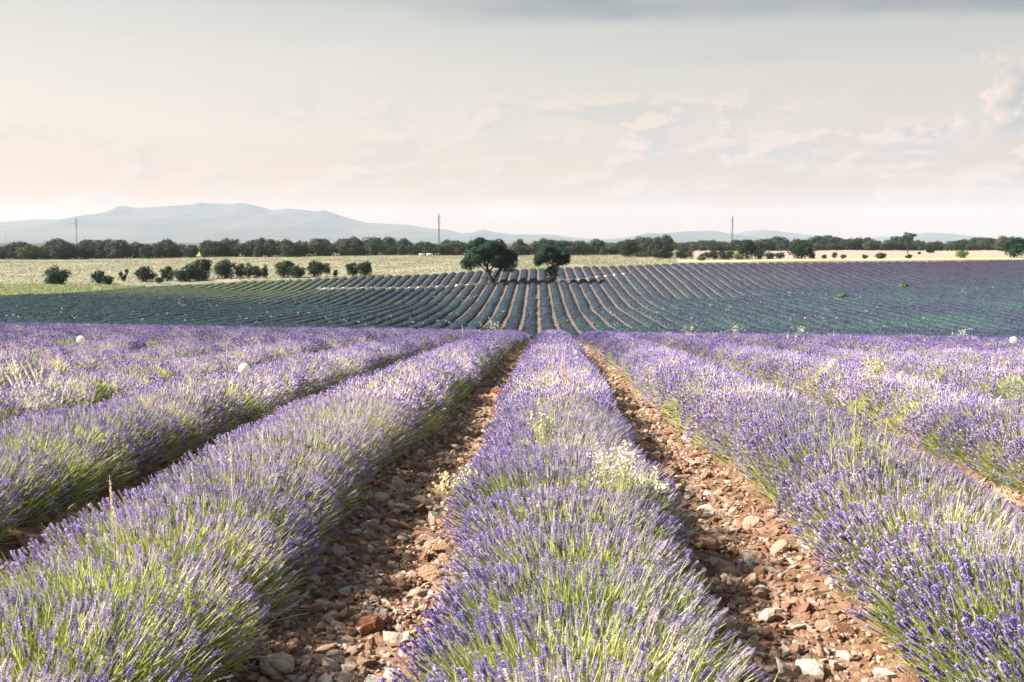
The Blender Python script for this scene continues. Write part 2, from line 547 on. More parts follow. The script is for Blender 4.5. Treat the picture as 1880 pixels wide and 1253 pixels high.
for t_, pr in zip(CT, COLS.values()):
    ys = [p_[0] for p_ in NEAR]
    zs = [p_[1] - 0.012 * t_ * p_[0] * min(1, max(0, (p_[0] - 12) / 26)) for p_ in NEAR]
    for d_, v_ in pr:
        ys.append(d_); zs.append(CAMZ - (v_ - V0) / FPX * d_)
    ys += [900, 2500, 40000]
    zs += [-2.6, -2.2, -2.0]
    z_ = np.interp(YS, ys, zs)
    w = np.hanning(9); w /= w.sum()
    mid = slice(4, 456)
    z_[mid] = np.convolve(z_, w, 'same')[mid]
    CZ.append(z_)
CZ = np.array(CZ)


def smoothbase(x, y):
    x = np.asarray(x, float); y = np.asarray(y, float)
    yy = np.maximum(y, 0)
    t_ = np.clip(x / np.maximum(yy, 3.0), CT[0], CT[-1] - 1e-6)
    ci = np.clip(np.searchsorted(CT, t_, side='right') - 1, 0, len(CT) - 2)
    f = (t_ - CT[ci]) / (CT[ci + 1] - CT[ci])
    f = f * f * (3 - 2 * f)
    yi = np.clip(np.searchsorted(YS, yy, side='right') - 1, 0, len(YS) - 2)
    g = np.clip((yy - YS[yi]) / (YS[yi + 1] - YS[yi]), 0, 1)
    za = CZ[ci, yi] * (1 - g) + CZ[ci, yi + 1] * g
    zb = CZ[ci + 1, yi] * (1 - g) + CZ[ci + 1, yi + 1] * g
    return za * (1 - f) + zb * f


def terrain(x, y):
    x = np.asarray(x, float); y = np.asarray(y, float)
    z = smoothbase(x, y)
    nearw = np.clip((46 - y) / 6, 0, 1)
    z = z + 0.045 * np.cos(2 * pi * (x - XC) / S) * nearw
    rough = np.clip((24 - y) / 10, 0, 1)
    z = z + rough * (0.05 * fbm(x * 2.6, y * 2.6, 3, 2) + 0.035 * fbm(x * 9, y * 9, 9, 2))
    z = z + np.clip((y - 190) / 60, 0, 1) * 0.35 * fbm(x / 23, y / 23, 21, 3)
    return z


def proj(x, y, z):
    """Photograph pixel of a world point (for measuring where things stand)."""
    dx, dy, dz = np.asarray(x, float), np.asarray(y, float), np.asarray(z, float) - CAMZ
    cx = dx * cos(YAW) + dy * sin(YAW)
    fy = -dx * sin(YAW) + dy * cos(YAW)
    f = fy * cos(PITCH) - dz * sin(PITCH)
    up = fy * sin(PITCH) + dz * cos(PITCH)
    f = np.maximum(f, 1e-3)
    return 940 + FPX * cx / f, 626.5 - FPX * up / f


def ray(u, v):
    """World direction of a photograph pixel, scaled so that y = 1."""
    a, b = (u - 940) / FPX, -(v - 626.5) / FPX
    fy = cos(PITCH) + b * sin(PITCH)
    dz = -sin(PITCH) + b * cos(PITCH)
    dx = a * cos(YAW) - fy * sin(YAW)
    dy = a * sin(YAW) + fy * cos(YAW)
    return dx / dy, dz / dy


def at(u, v, d):
    kx, kz = ray(u, v)
    return np.array([kx * d, d, CAMZ + kz * d])


def foot(u, d, v=480):
    kx, _ = ray(u, v)
    return np.array([kx * d, d, float(terrain(kx * d, d))])


def depth_of(u, v, h, d0=2.0, d1=400.0):
    """First distance at which pixel (u, v) meets the ground raised by h."""
    kx, kz = ray(u, v)
    d = np.geomspace(d0, d1, 4000)
    gap = CAMZ + kz * d - (smoothbase(kx * d, d) + h)
    i = np.argmax(gap < 0)
    return float(d[i])


# ------------------------------------------------------------------ ground sheet
def lines(segs):
    out = [segs[0][0]]
    for a, b, st_ in segs:
        out += list(np.arange(a + st_, b + st_ * 0.5, st_))
    return np.array(out)


gy = lines([(-6, 0, 1.0), (0, 11, 0.07), (11, 24, 0.16), (24, 46, 0.5), (46, 240, 1.5), (240, 600, 8)])
gy = np.concatenate([gy, np.geomspace(640, 12550, 24)])
gxh = lines([(0, 5.2, 0.07), (5.2, 12, 0.2), (12, 40, 0.8), (40, 150, 2.4), (150, 420, 10)])
gxh = np.concatenate([gxh, np.geomspace(460, 12950, 20)])
gx = np.concatenate([-gxh[:0:-1], gxh])
GX, GY = np.meshgrid(gx, gy, indexing='ij')
GZ = terrain(GX, GY)
GV = np.stack([GX, GY, GZ], -1).reshape(-1, 3)
nx, ny = len(gx), len(gy)
ii, jj = np.meshgrid(np.arange(nx - 1), np.arange(ny - 1), indexing='ij')
GF = np.stack([ii * ny + jj, (ii + 1) * ny + jj, (ii + 1) * ny + jj + 1, ii * ny + jj + 1], -1).reshape(-1, 4)
ground = tag(obj('ground', mesh('ground', GV, GF, M_ground, smooth=True)), kind='structure')


def d_top(t_):
    """Distance of the upper end of the far lavender field, by direction."""
    return np.interp(t_, (np.array([-300, 0, 120, 250, 470, 705, 985, 1090, 1270, 1525, 1880, 2200]) - U0) / FPX,
                     [122, 125, 138, 166, 176, 178, 182, 184, 184, 185, 194, 199])


def sheet(name, mask_fn, m_, lift):
    cx = GV[GF].mean(1)
    k = mask_fn(cx[:, 0], cx[:, 1])
    f = GF[k]
    ids, inv = np.unique(f.ravel(), return_inverse=True)
    v = GV[ids].copy()
    v[:, 2] += lift
    return tag(obj(name, mesh(name, v, inv.reshape(-1, 4), m_, smooth=True)), kind='structure')


def T(u):
    return (u - U0) / FPX


def in_meadow(x, y):
    t_ = x / y
    return (y > np.where(t_ < T(260), 168, d_top(t_) + 1.5)) & (y < 400) & (t_ < T(1240)) & (t_ > -0.9)


def in_straw(x, y):
    t_ = x / y
    return (y > 224) & (y < 462) & (t_ > T(1240)) & (t_ < 0.8)


def in_strip(x, y):
    t_ = x / y
    return (y > d_top(t_) + 1) & (y < 169) & (t_ < T(255)) & (t_ > -0.9)


sheet('meadow', in_meadow, M_meadow, 0.03)
sheet('stubble_field', in_straw, M_straw, 0.03)
sheet('green_crop_strip', in_strip, M_strip, 0.035)

# ------------------------------------------------------------------ instancing of what nobody could count
def variants(name, meshes):
    c = bpy.data.collections.new(name)
    for k, me in enumerate(meshes):
        o = bpy.data.objects.new('%s_%02d' % (name, k), me)
        c.objects.link(o)
    return c


_trees = {}


def scatter_tree(coll):
    if coll.name in _trees:
        return _trees[coll.name]
    g = bpy.data.node_groups.new('scatter ' + coll.name, 'GeometryNodeTree')
    g.interface.new_socket('Geometry', in_out='INPUT', socket_type='NodeSocketGeometry')
    g.interface.new_socket('Geometry', in_out='OUTPUT', socket_type='NodeSocketGeometry')
    n = g.nodes
    gi, go = n.new('NodeGroupInput'), n.new('NodeGroupOutput')
    ci = n.new('GeometryNodeCollectionInfo')
    ci.inputs['Collection'].default_value = coll
    ci.inputs['Separate Children'].default_value = True
    ci.inputs['Reset Children'].default_value = True
    ip = n.new('GeometryNodeInstanceOnPoints')
    ip.inputs['Pick Instance'].default_value = True

    def na(nm, dt):
        a = n.new('GeometryNodeInputNamedAttribute')
        a.data_type = dt
        a.inputs['Name'].default_value = nm
        return a.outputs['Attribute']
    L = g.links.new
    L(gi.outputs[0], ip.inputs['Points'])
    L(ci.outputs[0], ip.inputs['Instance'])
    L(na('idx', 'INT'), ip.inputs['Instance Index'])
    L(na('rot', 'FLOAT_VECTOR'), ip.inputs['Rotation'])
    L(na('scl', 'FLOAT_VECTOR'), ip.inputs['Scale'])
    L(ip.outputs[0], go.inputs[0])
    _trees[coll.name] = g
    return g


def scatter(name, coll, P, rot, scl, idx, tint, parent=None):
    me = bpy.data.meshes.new(name)
    me.vertices.add(len(P))
    me.vertices.foreach_set('co', np.asarray(P, np.float32).ravel())
    for nm, dt, key, val in (('rot', 'FLOAT_VECTOR', 'vector', rot), ('scl', 'FLOAT_VECTOR', 'vector', scl),
                             ('idx', 'INT', 'value', idx), ('tint', 'FLOAT', 'value', tint)):
        a = me.attributes.new(nm, dt, 'POINT')
        val = np.asarray(val, np.int32 if dt == 'INT' else np.float32)
        a.data.foreach_set(key, val.ravel())
    o = obj(name, me, parent)
    o['kind'] = 'stuff'
    md = o.modifiers.new('scatter', 'NODES')
    md.node_group = scatter_tree(coll)
    return o


def dir_to_euler(D):
    D = D / np.linalg.norm(D, axis=1)[:, None]
    th = np.arccos(np.clip(D[:, 2], -1, 1))
    ps = np.arctan2(D[:, 0], -D[:, 1])
    return np.stack([th, np.zeros_like(th), ps], 1)


# ------------------------------------------------------------------ lavender flower spikes (tip at the origin, stem downwards)
def spike_fine(r):
    b = MB()
    L = r.uniform(0.038, 0.056)
    bend = r.normal(0, 0.012, 2)
    zs = np.linspace(0, -0.36, 6)
    pts = np.stack([bend[0] * (zs / 0.3) ** 2 * 3, bend[1] * (zs / 0.3) ** 2 * 3, zs], 1)
    pts[0, 2] = -0.006
    b.tube(pts[::-1], np.linspace(0.0024, 0.0017, 6), 3, 2, cap=False)
    nw = int(r.integers(6, 9))
    levels = list(np.linspace(-0.003, -L, nw))
    if r.random() < 0.6:
        levels.append(-L - r.uniform(0.014, 0.026))
    for k, z in enumerate(levels):
        f = k / max(1, nw - 1)
        R = 0.0034 + 0.0030 * math.sin(min(1.0, 0.25 + 0.8 * f) * pi * 0.72)
        n = 6
        th = np.arange(n) * 2 * pi / n + r.uniform(0, 6) + r.normal(0, 0.15, n)
        rad = np.stack([np.cos(th), np.sin(th), np.zeros(n)], 1)
        up = np.array([[0, 0, 1.0]])
        ax = rad * 0.75 + up * r.uniform(0.5, 0.9, (n, 1))
        ax /= np.linalg.norm(ax, axis=1)[:, None]
        tg = np.stack([-np.sin(th), np.cos(th), np.zeros(n)], 1)
        hl = 0.0042 * r.uniform(0.85, 1.2, (n, 1))
        C = rad * (R * 0.62) + up * z
        b.diamonds(C, ax * hl, tg * 0.0024, 0)
        k2 = r.random(n) < 0.6
        if k2.any():
            C2 = rad[k2] * (R * 1.05) + up * (z + 0.003)
            b.diamonds(C2, (rad[k2] * 0.7 + up * 0.5) * 0.0026, tg[k2] * 0.0026, 1)
    return b.build('spike', [M_calyx, M_corolla, M_stem])


def spindle(b, tip, ax, L, R, sides, m, r, md):
    ax = ax / np.linalg.norm(ax)
    a = np.cross(ax, [0.3, 0.8, 0.2]); a /= np.linalg.norm(a)
    c = np.cross(ax, a)
    rings = [(0.12, 0.55), (0.35, 1.0), (0.55, 0.72), (0.78, 1.0), (1.0, 0.3)]
    V = [tip]
    for f, k in rings:
        th = np.arange(sides) * 2 * pi / sides + r.uniform(0, 2)
        for q in th:
            V.append(tip - ax * L * f + (a * cos(q) + c * sin(q)) * R * k * r.uniform(0.8, 1.2))
    V = np.array(V)
    Tt = [[0, 1 + q, 1 + (q + 1) % sides] for q in range(sides)]
    b.add(V, Tt, m)
    Q = []
    for i in range(len(rings) - 1):
        for q in range(sides):
            q2 = (q + 1) % sides
            o1, o2 = 1 + i * sides, 1 + (i + 1) * sides
            Q.append([o1 + q, o2 + q, o2 + q2, o1 + q2])
    for mi_ in (0, 1):
        sel = [f for k, f in enumerate(Q) if (k * 7 // 3) % md == 0] if mi_ else [f for k, f in enumerate(Q) if (k * 7 // 3) % md != 0]
        b.add(V, sel, mi_)


def spike_cluster(r, n, spread, sides, fat):
    b = MB()
    for _ in range(n):
        off = np.array([r.normal(0, spread), r.normal(0, spread), r.normal(0, 0.03)])
        ax = np.array([off[0] * 1.2 + r.normal(0, 0.12), off[1] * 1.2 + r.normal(0, 0.12), 1.0])
        ax /= np.linalg.norm(ax)
        L = r.uniform(0.036, 0.055)
        spindle(b, off, ax, L, 0.0062 * fat, sides, 0, r, 2 if n < 10 else 4)
        sl = 0.24
        a = np.cross(ax, unit(1, r)[0]); a /= np.linalg.norm(a)
        w = (0.0028 if n < 10 else 0.0022) * fat
        P0, P1 = off - ax * L * 0.9, off - ax * sl
        b.add([P0 - a * w, P0 + a * w, P1 + a * w, P1 - a * w], [[0, 1, 2, 3]], 2)
    return b.build('spikes', [M_calyx, M_corolla, M_stem])


r1 = np.random.default_rng(11)
SPIKES = variants('lavender_spike', [spike_fine(r1) for _ in range(7)]
                  + [spike_cluster(r1, 8, 0.055, 4, 0.95) for _ in range(4)]
                  + [spike_cluster(r1, 22, 0.095, 3, 1.1) for _ in range(4)])


def blade_cluster(r, n, L, w, spread):
    b = MB()
    base = np.stack([r.normal(0, spread, n), r.normal(0, spread, n), np.zeros(n)], 1)
    d = np.stack([base[:, 0] * 2 + r.normal(0, 0.22, n), base[:, 1] * 2 + r.normal(0, 0.22, n), np.ones(n)], 1)
    d /= np.linalg.norm(d, axis=1)[:, None]
    side = np.cross(d, unit(n, r)); side /= np.linalg.norm(side, axis=1)[:, None]
    ln = L * r.uniform(0.55, 1.15, (n, 1))
    m1 = base + d * ln * 0.55
    tip = base + d * ln + np.stack([r.normal(0, 0.02, n), r.normal(0, 0.02, n), np.zeros(n)], 1)
    V = np.stack([base - side * w * 0.6, base + side * w * 0.6, m1 + side * w, tip, m1 - side * w], 1).reshape(-1, 3)
    k = np.arange(n)[:, None] * 5
    b.add(V, np.concatenate([k + [[0, 1, 2]], k + [[0, 2, 4]], k + [[4, 2, 3]]]), 0)
    return b.build('blades', [M_blade])


BLADES = variants('lavender_leaf', [blade_cluster(r1, 22, 0.24, 0.0022, 0.03) for _ in range(4)]
                  + [blade_cluster(r1, 34, 0.24, 0.0042, 0.07) for _ in range(3)])

# ------------------------------------------------------------------ near lavender rows
NEAR_END = 45.0
HA, HH = 0.545, 0.46                # half width and height of a row at its flower tips


def row_shape(k, y):
    a = HA * (1 + 0.20 * vnoise(y / 0.8, 0 * y + k * 7.3, 31) + 0.16 * vnoise(y / 4.7, 0 * y + k * 3.1, 32))
    h = HH * (1 + 0.24 * vnoise(y / 0.8, 0 * y + k * 5.7, 33) + 0.14 * vnoise(y / 3.9, 0 * y + k * 2.3, 34))
    xo = 0.07 * vnoise(y / 3.1, 0 * y + k * 9.1, 35)
    return a, h, xo


def plant_center(k, y):
    pit = 0.46
    j = np.round(y / pit)
    return j * pit + 0.10 * (_hash(j, 0 * j + k, 77) - 0.5)


def sample_row(k, y0, y1, per_m, r, depth=0.18):
    """Tip positions, outward directions and cross angle for one stretch of row."""
    n = int((y1 - y0) * per_m)
    y = r.uniform(y0, y1, n)
    phi = r.uniform(-1, 1, n)
    phi = np.sign(phi) * np.abs(phi) ** 1.15 * radians(93)
    a, h, xo = row_shape(k, y)
    yc = plant_center(k, y)
    gapf = np.abs(y - yc) / 0.23                   # falls off between neighbouring plants
    sh = (1 - depth * r.random(n) ** 1.7) * (1 - 0.17 * np.clip(gapf, 0, 1.3) ** 2)
    x0 = XC + k * S + xo
    zg = smoothbase(x0, y)
    x = x0 + a * np.sign(phi) * np.abs(np.sin(phi)) ** 0.8 * sh
    z = zg + 0.06 + (h - 0.06) * np.maximum(np.cos(phi), 0.02) ** 0.58 * sh
    base = np.stack([x0 + 0.20 * a * np.sin(phi), yc + (y - yc) * 0.30, zg - 0.04], 1)
    P = np.stack([x, y, z], 1)
    D = P - base + unit(n, r) * 0.085
    D[:, 2] += 0.05
    return P, D, phi


def in_view(P, mu=120, mv=140):
    u, v = proj(P[:, 0], P[:, 1], P[:, 2])
    return (u > -mu) & (u < 1880 + mu) & (v < 1253 + mv) & (P[:, 1] > 0.5)


ORD = {1: 'first', 2: 'second', 3: 'third', 4: 'fourth', 5: 'fifth', 6: 'sixth', 7: 'seventh', 8: 'eighth', 9: 'ninth', 10: 'tenth', 11: 'eleventh', 12: 'twelfth', 13: 'thirteenth', 14: 'fourteenth'}


def ordn(n):
    if n in ORD:
        return ORD[n]
    s = 'th' if 10 <= n % 100 <= 20 else {1: 'st', 2: 'nd', 3: 'rd'}.get(n % 10, 'th')
    return '%d%s' % (n, s)


for k in range(-14, 14):
    x0 = XC + k * S
    # where this row comes into the picture
    ystart = max(0.9, abs(x0) / (0.62 if x0 < 0 else 0.55) - 1.5)
    if ystart > NEAR_END - 3:
        continue
    rr = np.random.default_rng(500 + k)
    root = obj('lavender_row', None, None, (0, 0, 0))
    if k == 0:
        lab = 'bushy lavender row running straight away from the viewer in the middle'
    else:
        lab = 'purple lavender row on the near rise, %s to the %s of the middle row' % (ordn(abs(k)), 'left' if k < 0 else 'right')
    tag(root, lab, 'lavender row', 'lavender rows on the near rise')
    Ps, Rs, Ss, Is, Ts = [], [], [], [], []
    for y0, y1, per_m, i0, i1, sc in ((0.9, 4.0, 1950, 0, 7, 0.72), (4.0, 8.0, 2300, 0, 7, 0.72), (7.7, 18, 290, 7, 11, 0.8), (17.5, NEAR_END, 88, 11, 15, 0.85)):
        y0 = max(y0, ystart)
        if y1 <= y0 + 0.1:
            continue
        P, D, phi = sample_row(k, y0, y1, per_m, rr, 0.22)
        # some stretches carry fewer flowers, above all low on the flanks
        thin = 0.95 + 0.85 * vnoise(P[:, 1] / 0.8, P[:, 0] * 2.0, 41 + k) - 0.45 * np.clip((np.abs(phi) - 0.9) / 0.7, 0, 1)
        keep = in_view(P) & (rr.random(len(P)) < thin)
        P, D = P[keep], D[keep]
        n = len(P)
        Ps.append(P); Rs.append(dir_to_euler(D))
        Ss.append(np.repeat(rr.uniform(0.75, 1.3, (n, 1)) * sc, 3, 1))
        Is.append(rr.integers(i0, i1, n))
        tn = 0.40 - 0.24 * np.clip((P[:, 1] - 8) / 17, 0, 1) + 0.55 * vnoise(P[:, 0] * 1.7, P[:, 1] * 1.7, 55) + rr.normal(0, 0.26, n)
        tn = tn + (0.0 if i0 == 0 else 0.12 if i0 == 7 else 0.06)
        Ts.append(np.clip(tn, 0, 1))
    scatter('flower_spikes', SPIKES, np.concatenate(Ps), np.concatenate(Rs), np.concatenate(Ss), np.concatenate(Is), np.concatenate(Ts), root)
    # leaves and young shoots under the flowers
    Ps, Rs, Ss, Is, Ts = [], [], [], [], []
    for y0, y1, per_m, i0, i1 in ((0.9, 4.5, 430, 0, 4), (4.5, 9.0, 330, 0, 4), (8.0, 19, 140, 4, 7), (18.5, NEAR_END, 34, 4, 7)):
        y0 = max(y0, ystart)
        if y1 <= y0 + 0.1:
            continue
        P, D, phi = sample_row(k, y0, y1, per_m, rr, 0.30)
        D /= np.linalg.norm(D, axis=1)[:, None]
        keep = in_view(P)
        P, D, phi = P[keep], D[keep], phi[keep]
        n = len(P)
        P = P - D * rr.uniform(0.22, 0.34, (n, 1))
        Ps.append(P); Rs.append(dir_to_euler(D))
        Ss.append(np.repeat(rr.uniform(0.75, 1.15, (n, 1)), 3, 1))
        Is.append(rr.integers(i0, i1, n))
        Ts.append(np.clip(0.5 + 0.6 * vnoise(P[:, 0] * 1.3, P[:, 1] * 1.3, 66) + rr.normal(0, 0.18, n), 0, 1))
    scatter('foliage', BLADES, np.concatenate(Ps), np.concatenate(Rs), np.concatenate(Ss), np.concatenate(Is), np.concatenate(Ts), root)
    # the dense leafy heart of the row
    yy = np.arange(ystart, NEAR_END + 0.1, 0.14 if abs(k) < 4 else 0.3)
    ph = np.linspace(-pi / 2, pi / 2, 11)
    YY, PH = np.meshgrid(yy, ph, indexing='ij')
    a, h, xo = row_shape(k, YY)
    yc = plant_center(k, YY)
    q = (0.68 - 0.10 * np.clip(np.abs(YY - yc) / 0.23, 0, 1.2) ** 2) + 0.10 * fbm(YY * 5 + k * 3, PH * 3, 71, 3)
    endf = np.clip((NEAR_END + 0.1 - YY) / 0.6, 0.05, 1) ** 0.5
    XX = XC + k * S + xo + a * 0.95 * np.sign(PH) * np.abs(np.sin(PH)) ** 0.8 * q * endf
    ZZ = smoothbase(XC + k * S + xo, YY) - 0.03 + h * 0.93 * np.maximum(np.cos(PH), 0) ** 0.6 * q * endf
    m0, m1 = YY.shape
    i_, j_ = np.meshgrid(np.arange(m0 - 1), np.arange(m1 - 1), indexing='ij')
    F = np.stack([i_ * m1 + j_, i_ * m1 + j_ + 1, (i_ + 1) * m1 + j_ + 1, (i_ + 1) * m1 + j_], -1).reshape(-1, 4)
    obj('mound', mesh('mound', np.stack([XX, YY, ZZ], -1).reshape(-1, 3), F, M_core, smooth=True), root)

# ------------------------------------------------------------------ stones between the rows
def stone_mesh(r, detail=1):
    import bmesh
    bm = bmesh.new()
    bmesh.ops.create_icosphere(bm, subdivisions=2 if detail else 1, radius=1.0)
    cuts = [(unit(1, r)[0], r.uniform(0.45, 0.85)) for _ in range(9)]
    s = np.array([1.0, r.uniform(0.65, 0.95), r.uniform(0.42, 0.7)])
    for v in bm.verts:
        p_ = np.array(v.co)
        for nrm, dd in cuts:
            e = p_ @ nrm - dd
            if e > 0:
                p_ = p_ - nrm * e * 0.92
        p_ = p_ * s * (1 + 0.07 * r.normal())
        v.co = p_
    me = bpy.data.meshes.new('stone')
    bm.to_mesh(me)
    bm.free()
    me.materials.append(M_stone)
    return me


r2 = np.random.default_rng(23)
stone_meshes = [stone_mesh(r2) for _ in range(10)]
STONES = variants('loose_stone', [stone_mesh(r2, q < 6) for q in range(10)])


def gap_points(n, y0, y1, k, r, width=0.62):
    y = np.exp(r.uniform(math.log(y0), math.log(y1), n))
    x = XC + (k + 0.5) * S + r.normal(0, width * 0.42, n)
    return x, y


big = []
for k in (-3, -2, -1, 0, 1, 2):
    y0 = max(2.2, abs((k + 0.5) * S) / 0.55 - 0.5)
    x, y = gap_points(150 if k in (-1, 0) else 55, y0, 13, k, r2, 0.5)
    s = 0.0115 * np.exp(np.abs(r2.normal(0, 0.62, len(x)))) * (0.75 + 0.07 * y)
    big += list(zip(x, y, np.minimum(s, 0.05)))
big = [b_ for b_ in big if in_view(np.array([[b_[0], b_[1], -0.1]]), 10, 10)[0]]
big.sort(key=lambda b_: -b_[2] / b_[1])
for i, (x, y, s) in enumerate(big[:295]):
    obj('stone', stone_meshes[i % 10], ground, (x, y, float(terrain(x, y)) + s * 0.22),
        (r2.normal(0, 0.3), r2.normal(0, 0.3), r2.uniform(0, 6.28)), s)
Px, Py = [], []
for k in range(-9, 9):
    y0 = max(1.8, abs((k + 0.5) * S) / 0.56 - 0.8)
    for n_, ya, yb in ((17000 if k in (-1, 0) else 5200, y0, 12), (4200, max(y0, 11), 42)):
        if yb > ya + 0.5:
            x, y = gap_points(int(n_), ya, yb, k, r2)
            Px.append(x); Py.append(y)
Px, Py = np.concatenate(Px), np.concatenate(Py)
s = 0.0066 * np.exp(np.abs(r2.normal(0, 0.72, len(Px)))) * (0.85 + 0.055 * Py)
s = np.minimum(s, 0.07)
P = np.stack([Px, Py, terrain(Px, Py) + s * 0.2], 1)
k_ = in_view(P, 60, 60)
P, s = P[k_], s[k_]
n = len(P)
gravel = scatter('gravel', STONES, P, r2.uniform(0, 6.28, (n, 3)) * [0.12, 0.12, 1], np.stack([s, s, s * r2.uniform(0.7, 1.1, n)], 1), r2.integers(0, 10, n), r2.random(n), ground)

# a few singular lumps
def clod(name, u, v, size, label, m_, seed, flat=0.8):
    r = np.random.default_rng(seed)
    import bmesh
    bm = bmesh.new()
    bmesh.ops.create_icosphere(bm, subdivisions=4, radius=1.0)
    co = np.array([vv.co[:] for vv in bm.verts])
    f = 1 + 0.30 * fbm(co[:, 0] * 1.6 + seed, co[:, 1] * 1.6 + co[:, 2] * 1.1, seed, 3) + 0.10 * fbm(co[:, 0] * 6, co[:, 1] * 6 + co[:, 2] * 5, seed + 5, 2)
    for vv, q in zip(bm.verts, f):
        vv.co = vv.co * float(q)
    me = bpy.data.meshes.new(name)
    bm.to_mesh(me); bm.free()
    me.materials.append(m_)
    d = depth_of(u, v, 0.0)
    p_ = foot(u, d, v)
    o = obj(name, me, None, (p_[0], p_[1], p_[2] + size * flat * 0.45), (0, 0, r.uniform(0, 6)), (size, size * 0.85, size * flat))
    return tag(o, label, 'clod' if m_ is M_clod else 'stone')


clod('earth_clod', 682, 1150, 0.052, 'dark red earth clod lying among pale stones in the furrow', M_clod, 3)
clod('earth_clod', 915, 722, 0.12, 'dark hump of earth at the foot of the row beside the furrow', M_clod, 8, 0.6)
clod('flat_stone', 508, 1226, 0.07, 'long flat tan stone at the mouth of the stony furrow', M_stone, 14, 0.45)
clod('flat_stone', 1520, 1136, 0.045, 'tan stone tucked under the lower lavender of the row at right', M_stone, 19, 0.6)

# ------------------------------------------------------------------ far lavender rows
TREE_A = foot(903, 157, 521)
TREE_B = foot(1013, 156, 522)


FAR_K = (986 - U0) / FPX           # the far rows are turned a little to the left of the near ones


def far_x(x0, y):
    return x0 + FAR_K * (y - 60)


def far_row_mesh(x0, ya, yb, r, k):
    yy = np.arange(ya, yb + 0.01, 0.42)
    ph = np.linspace(-pi / 2, pi / 2, 8)
    YY, PH = np.meshgrid(yy, ph, indexing='ij')
    end = np.minimum(np.clip((YY - ya) / 0.7, 0.03, 1), np.clip((yb - YY) / 0.7, 0.03, 1)) ** 0.5
    q = end * (1 + 0.20 * vnoise(YY / 0.6, PH * 1.3 + k, 81) + 0.20 * vnoise(YY / 2.2, PH * 0 + k * 1.7, 82))
    xo = 0.10 * vnoise(YY / 6, 0 * YY + k * 2.7, 83)
    xx = far_x(x0, YY) + xo + 0.55 * np.sin(PH) * q
    zz = smoothbase(far_x(x0, YY), YY) - 0.04 + 0.37 * np.maximum(np.cos(PH), 0) ** 0.75 * q
    m0, m1 = YY.shape
    i_, j_ = np.meshgrid(np.arange(m0 - 1), np.arange(m1 - 1), indexing='ij')
    F = np.stack([i_ * m1 + j_, i_ * m1 + j_ + 1, (i_ + 1) * m1 + j_ + 1, (i_ + 1) * m1 + j_], -1).reshape(-1, 4)
    V = np.stack([xx, YY, zz], -1).reshape(-1, 3)
    # frayed flower heads along the surface
    n = int((yb - ya) * 46)
    y = r.uniform(ya + 0.2, yb - 0.2, n)
    p_ = r.uniform(-1.35, 1.35, n)
    qq = 1 + 0.20 * vnoise(y / 0.6, p_ * 1.3 + k, 81) + 0.20 * vnoise(y / 2.2, p_ * 0 + k * 1.7, 82)
    bx = far_x(x0, y) + 0.10 * vnoise(y / 6, 0 * y + k * 2.7, 83)
    B = np.stack([bx + 0.53 * np.sin(p_) * qq, y, smoothbase(far_x(x0, y), y) - 0.05 + 0.35 * np.cos(p_) ** 0.75 * qq], 1)
    D = np.stack([np.sin(p_) * 0.8, r.normal(0, 0.3, n), np.cos(p_) * 0.7 + 0.5], 1)
    D /= np.linalg.norm(D, axis=1)[:, None]
    sd = np.cross(D, unit(n, r)); sd /= np.linalg.norm(sd, axis=1)[:, None]
    ln = r.uniform(0.05, 0.14, (n, 1))
    V2 = np.stack([B - sd * 0.05, B + sd * 0.05, B + D * ln], 1).reshape(-1, 3)
    F2 = np.arange(3 * n).reshape(-1, 3) + len(V)
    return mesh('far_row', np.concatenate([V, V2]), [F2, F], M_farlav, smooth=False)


def break_d(t_):
    """Distance of the track that cuts through the rows on the slope; None where there is none."""
    u = t_ * FPX + U0
    if u < 560 or u > 1180:
        return None
    return float(np.interp(u, [560, 640, 860, 960, 1050, 1180], [161, 160, 157, 157, 160, 172]))


ka = int(round((TREE_A[0] - far_x(XC, 157)) / S))
r3 = np.random.default_rng(31)
ends = []
for k in range(-48, 66):
    x0 = XC + k * S
    ya = 66.0 if abs(x0) < 42 else abs(x0) / (0.62 if x0 < 0 else 0.53)
    yb = 170.0
    for _ in range(12):
        yb = float(d_top(far_x(x0, yb) / yb))
    yb += r3.normal(0, 0.4)
    if yb - ya < 4:
        continue
    side = 'left' if k < ka else 'right'
    nn = abs(k - ka)
    wh = 'in line with the trunk of the large round oak' if nn == 0 else '%s to the %s of the large round oak' % (ordn(nn), side)
    bd = break_d(far_x(x0, 158) / 158)
    if bd is None:
        segs = [(ya, yb, 'blue-green lavender row on the far slope, ' + wh)]
    else:
        segs = [(ya, bd - 0.6, 'long lavender row below the track, ' + wh),
                (bd + 2.0, yb, 'short lavender row above the track, ' + wh)]
        ends.append((x0, bd))
    for a_, b_, lab in segs:
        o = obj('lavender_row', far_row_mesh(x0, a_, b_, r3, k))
        tag(o, lab, 'lavender row', 'lavender rows on the far slope')

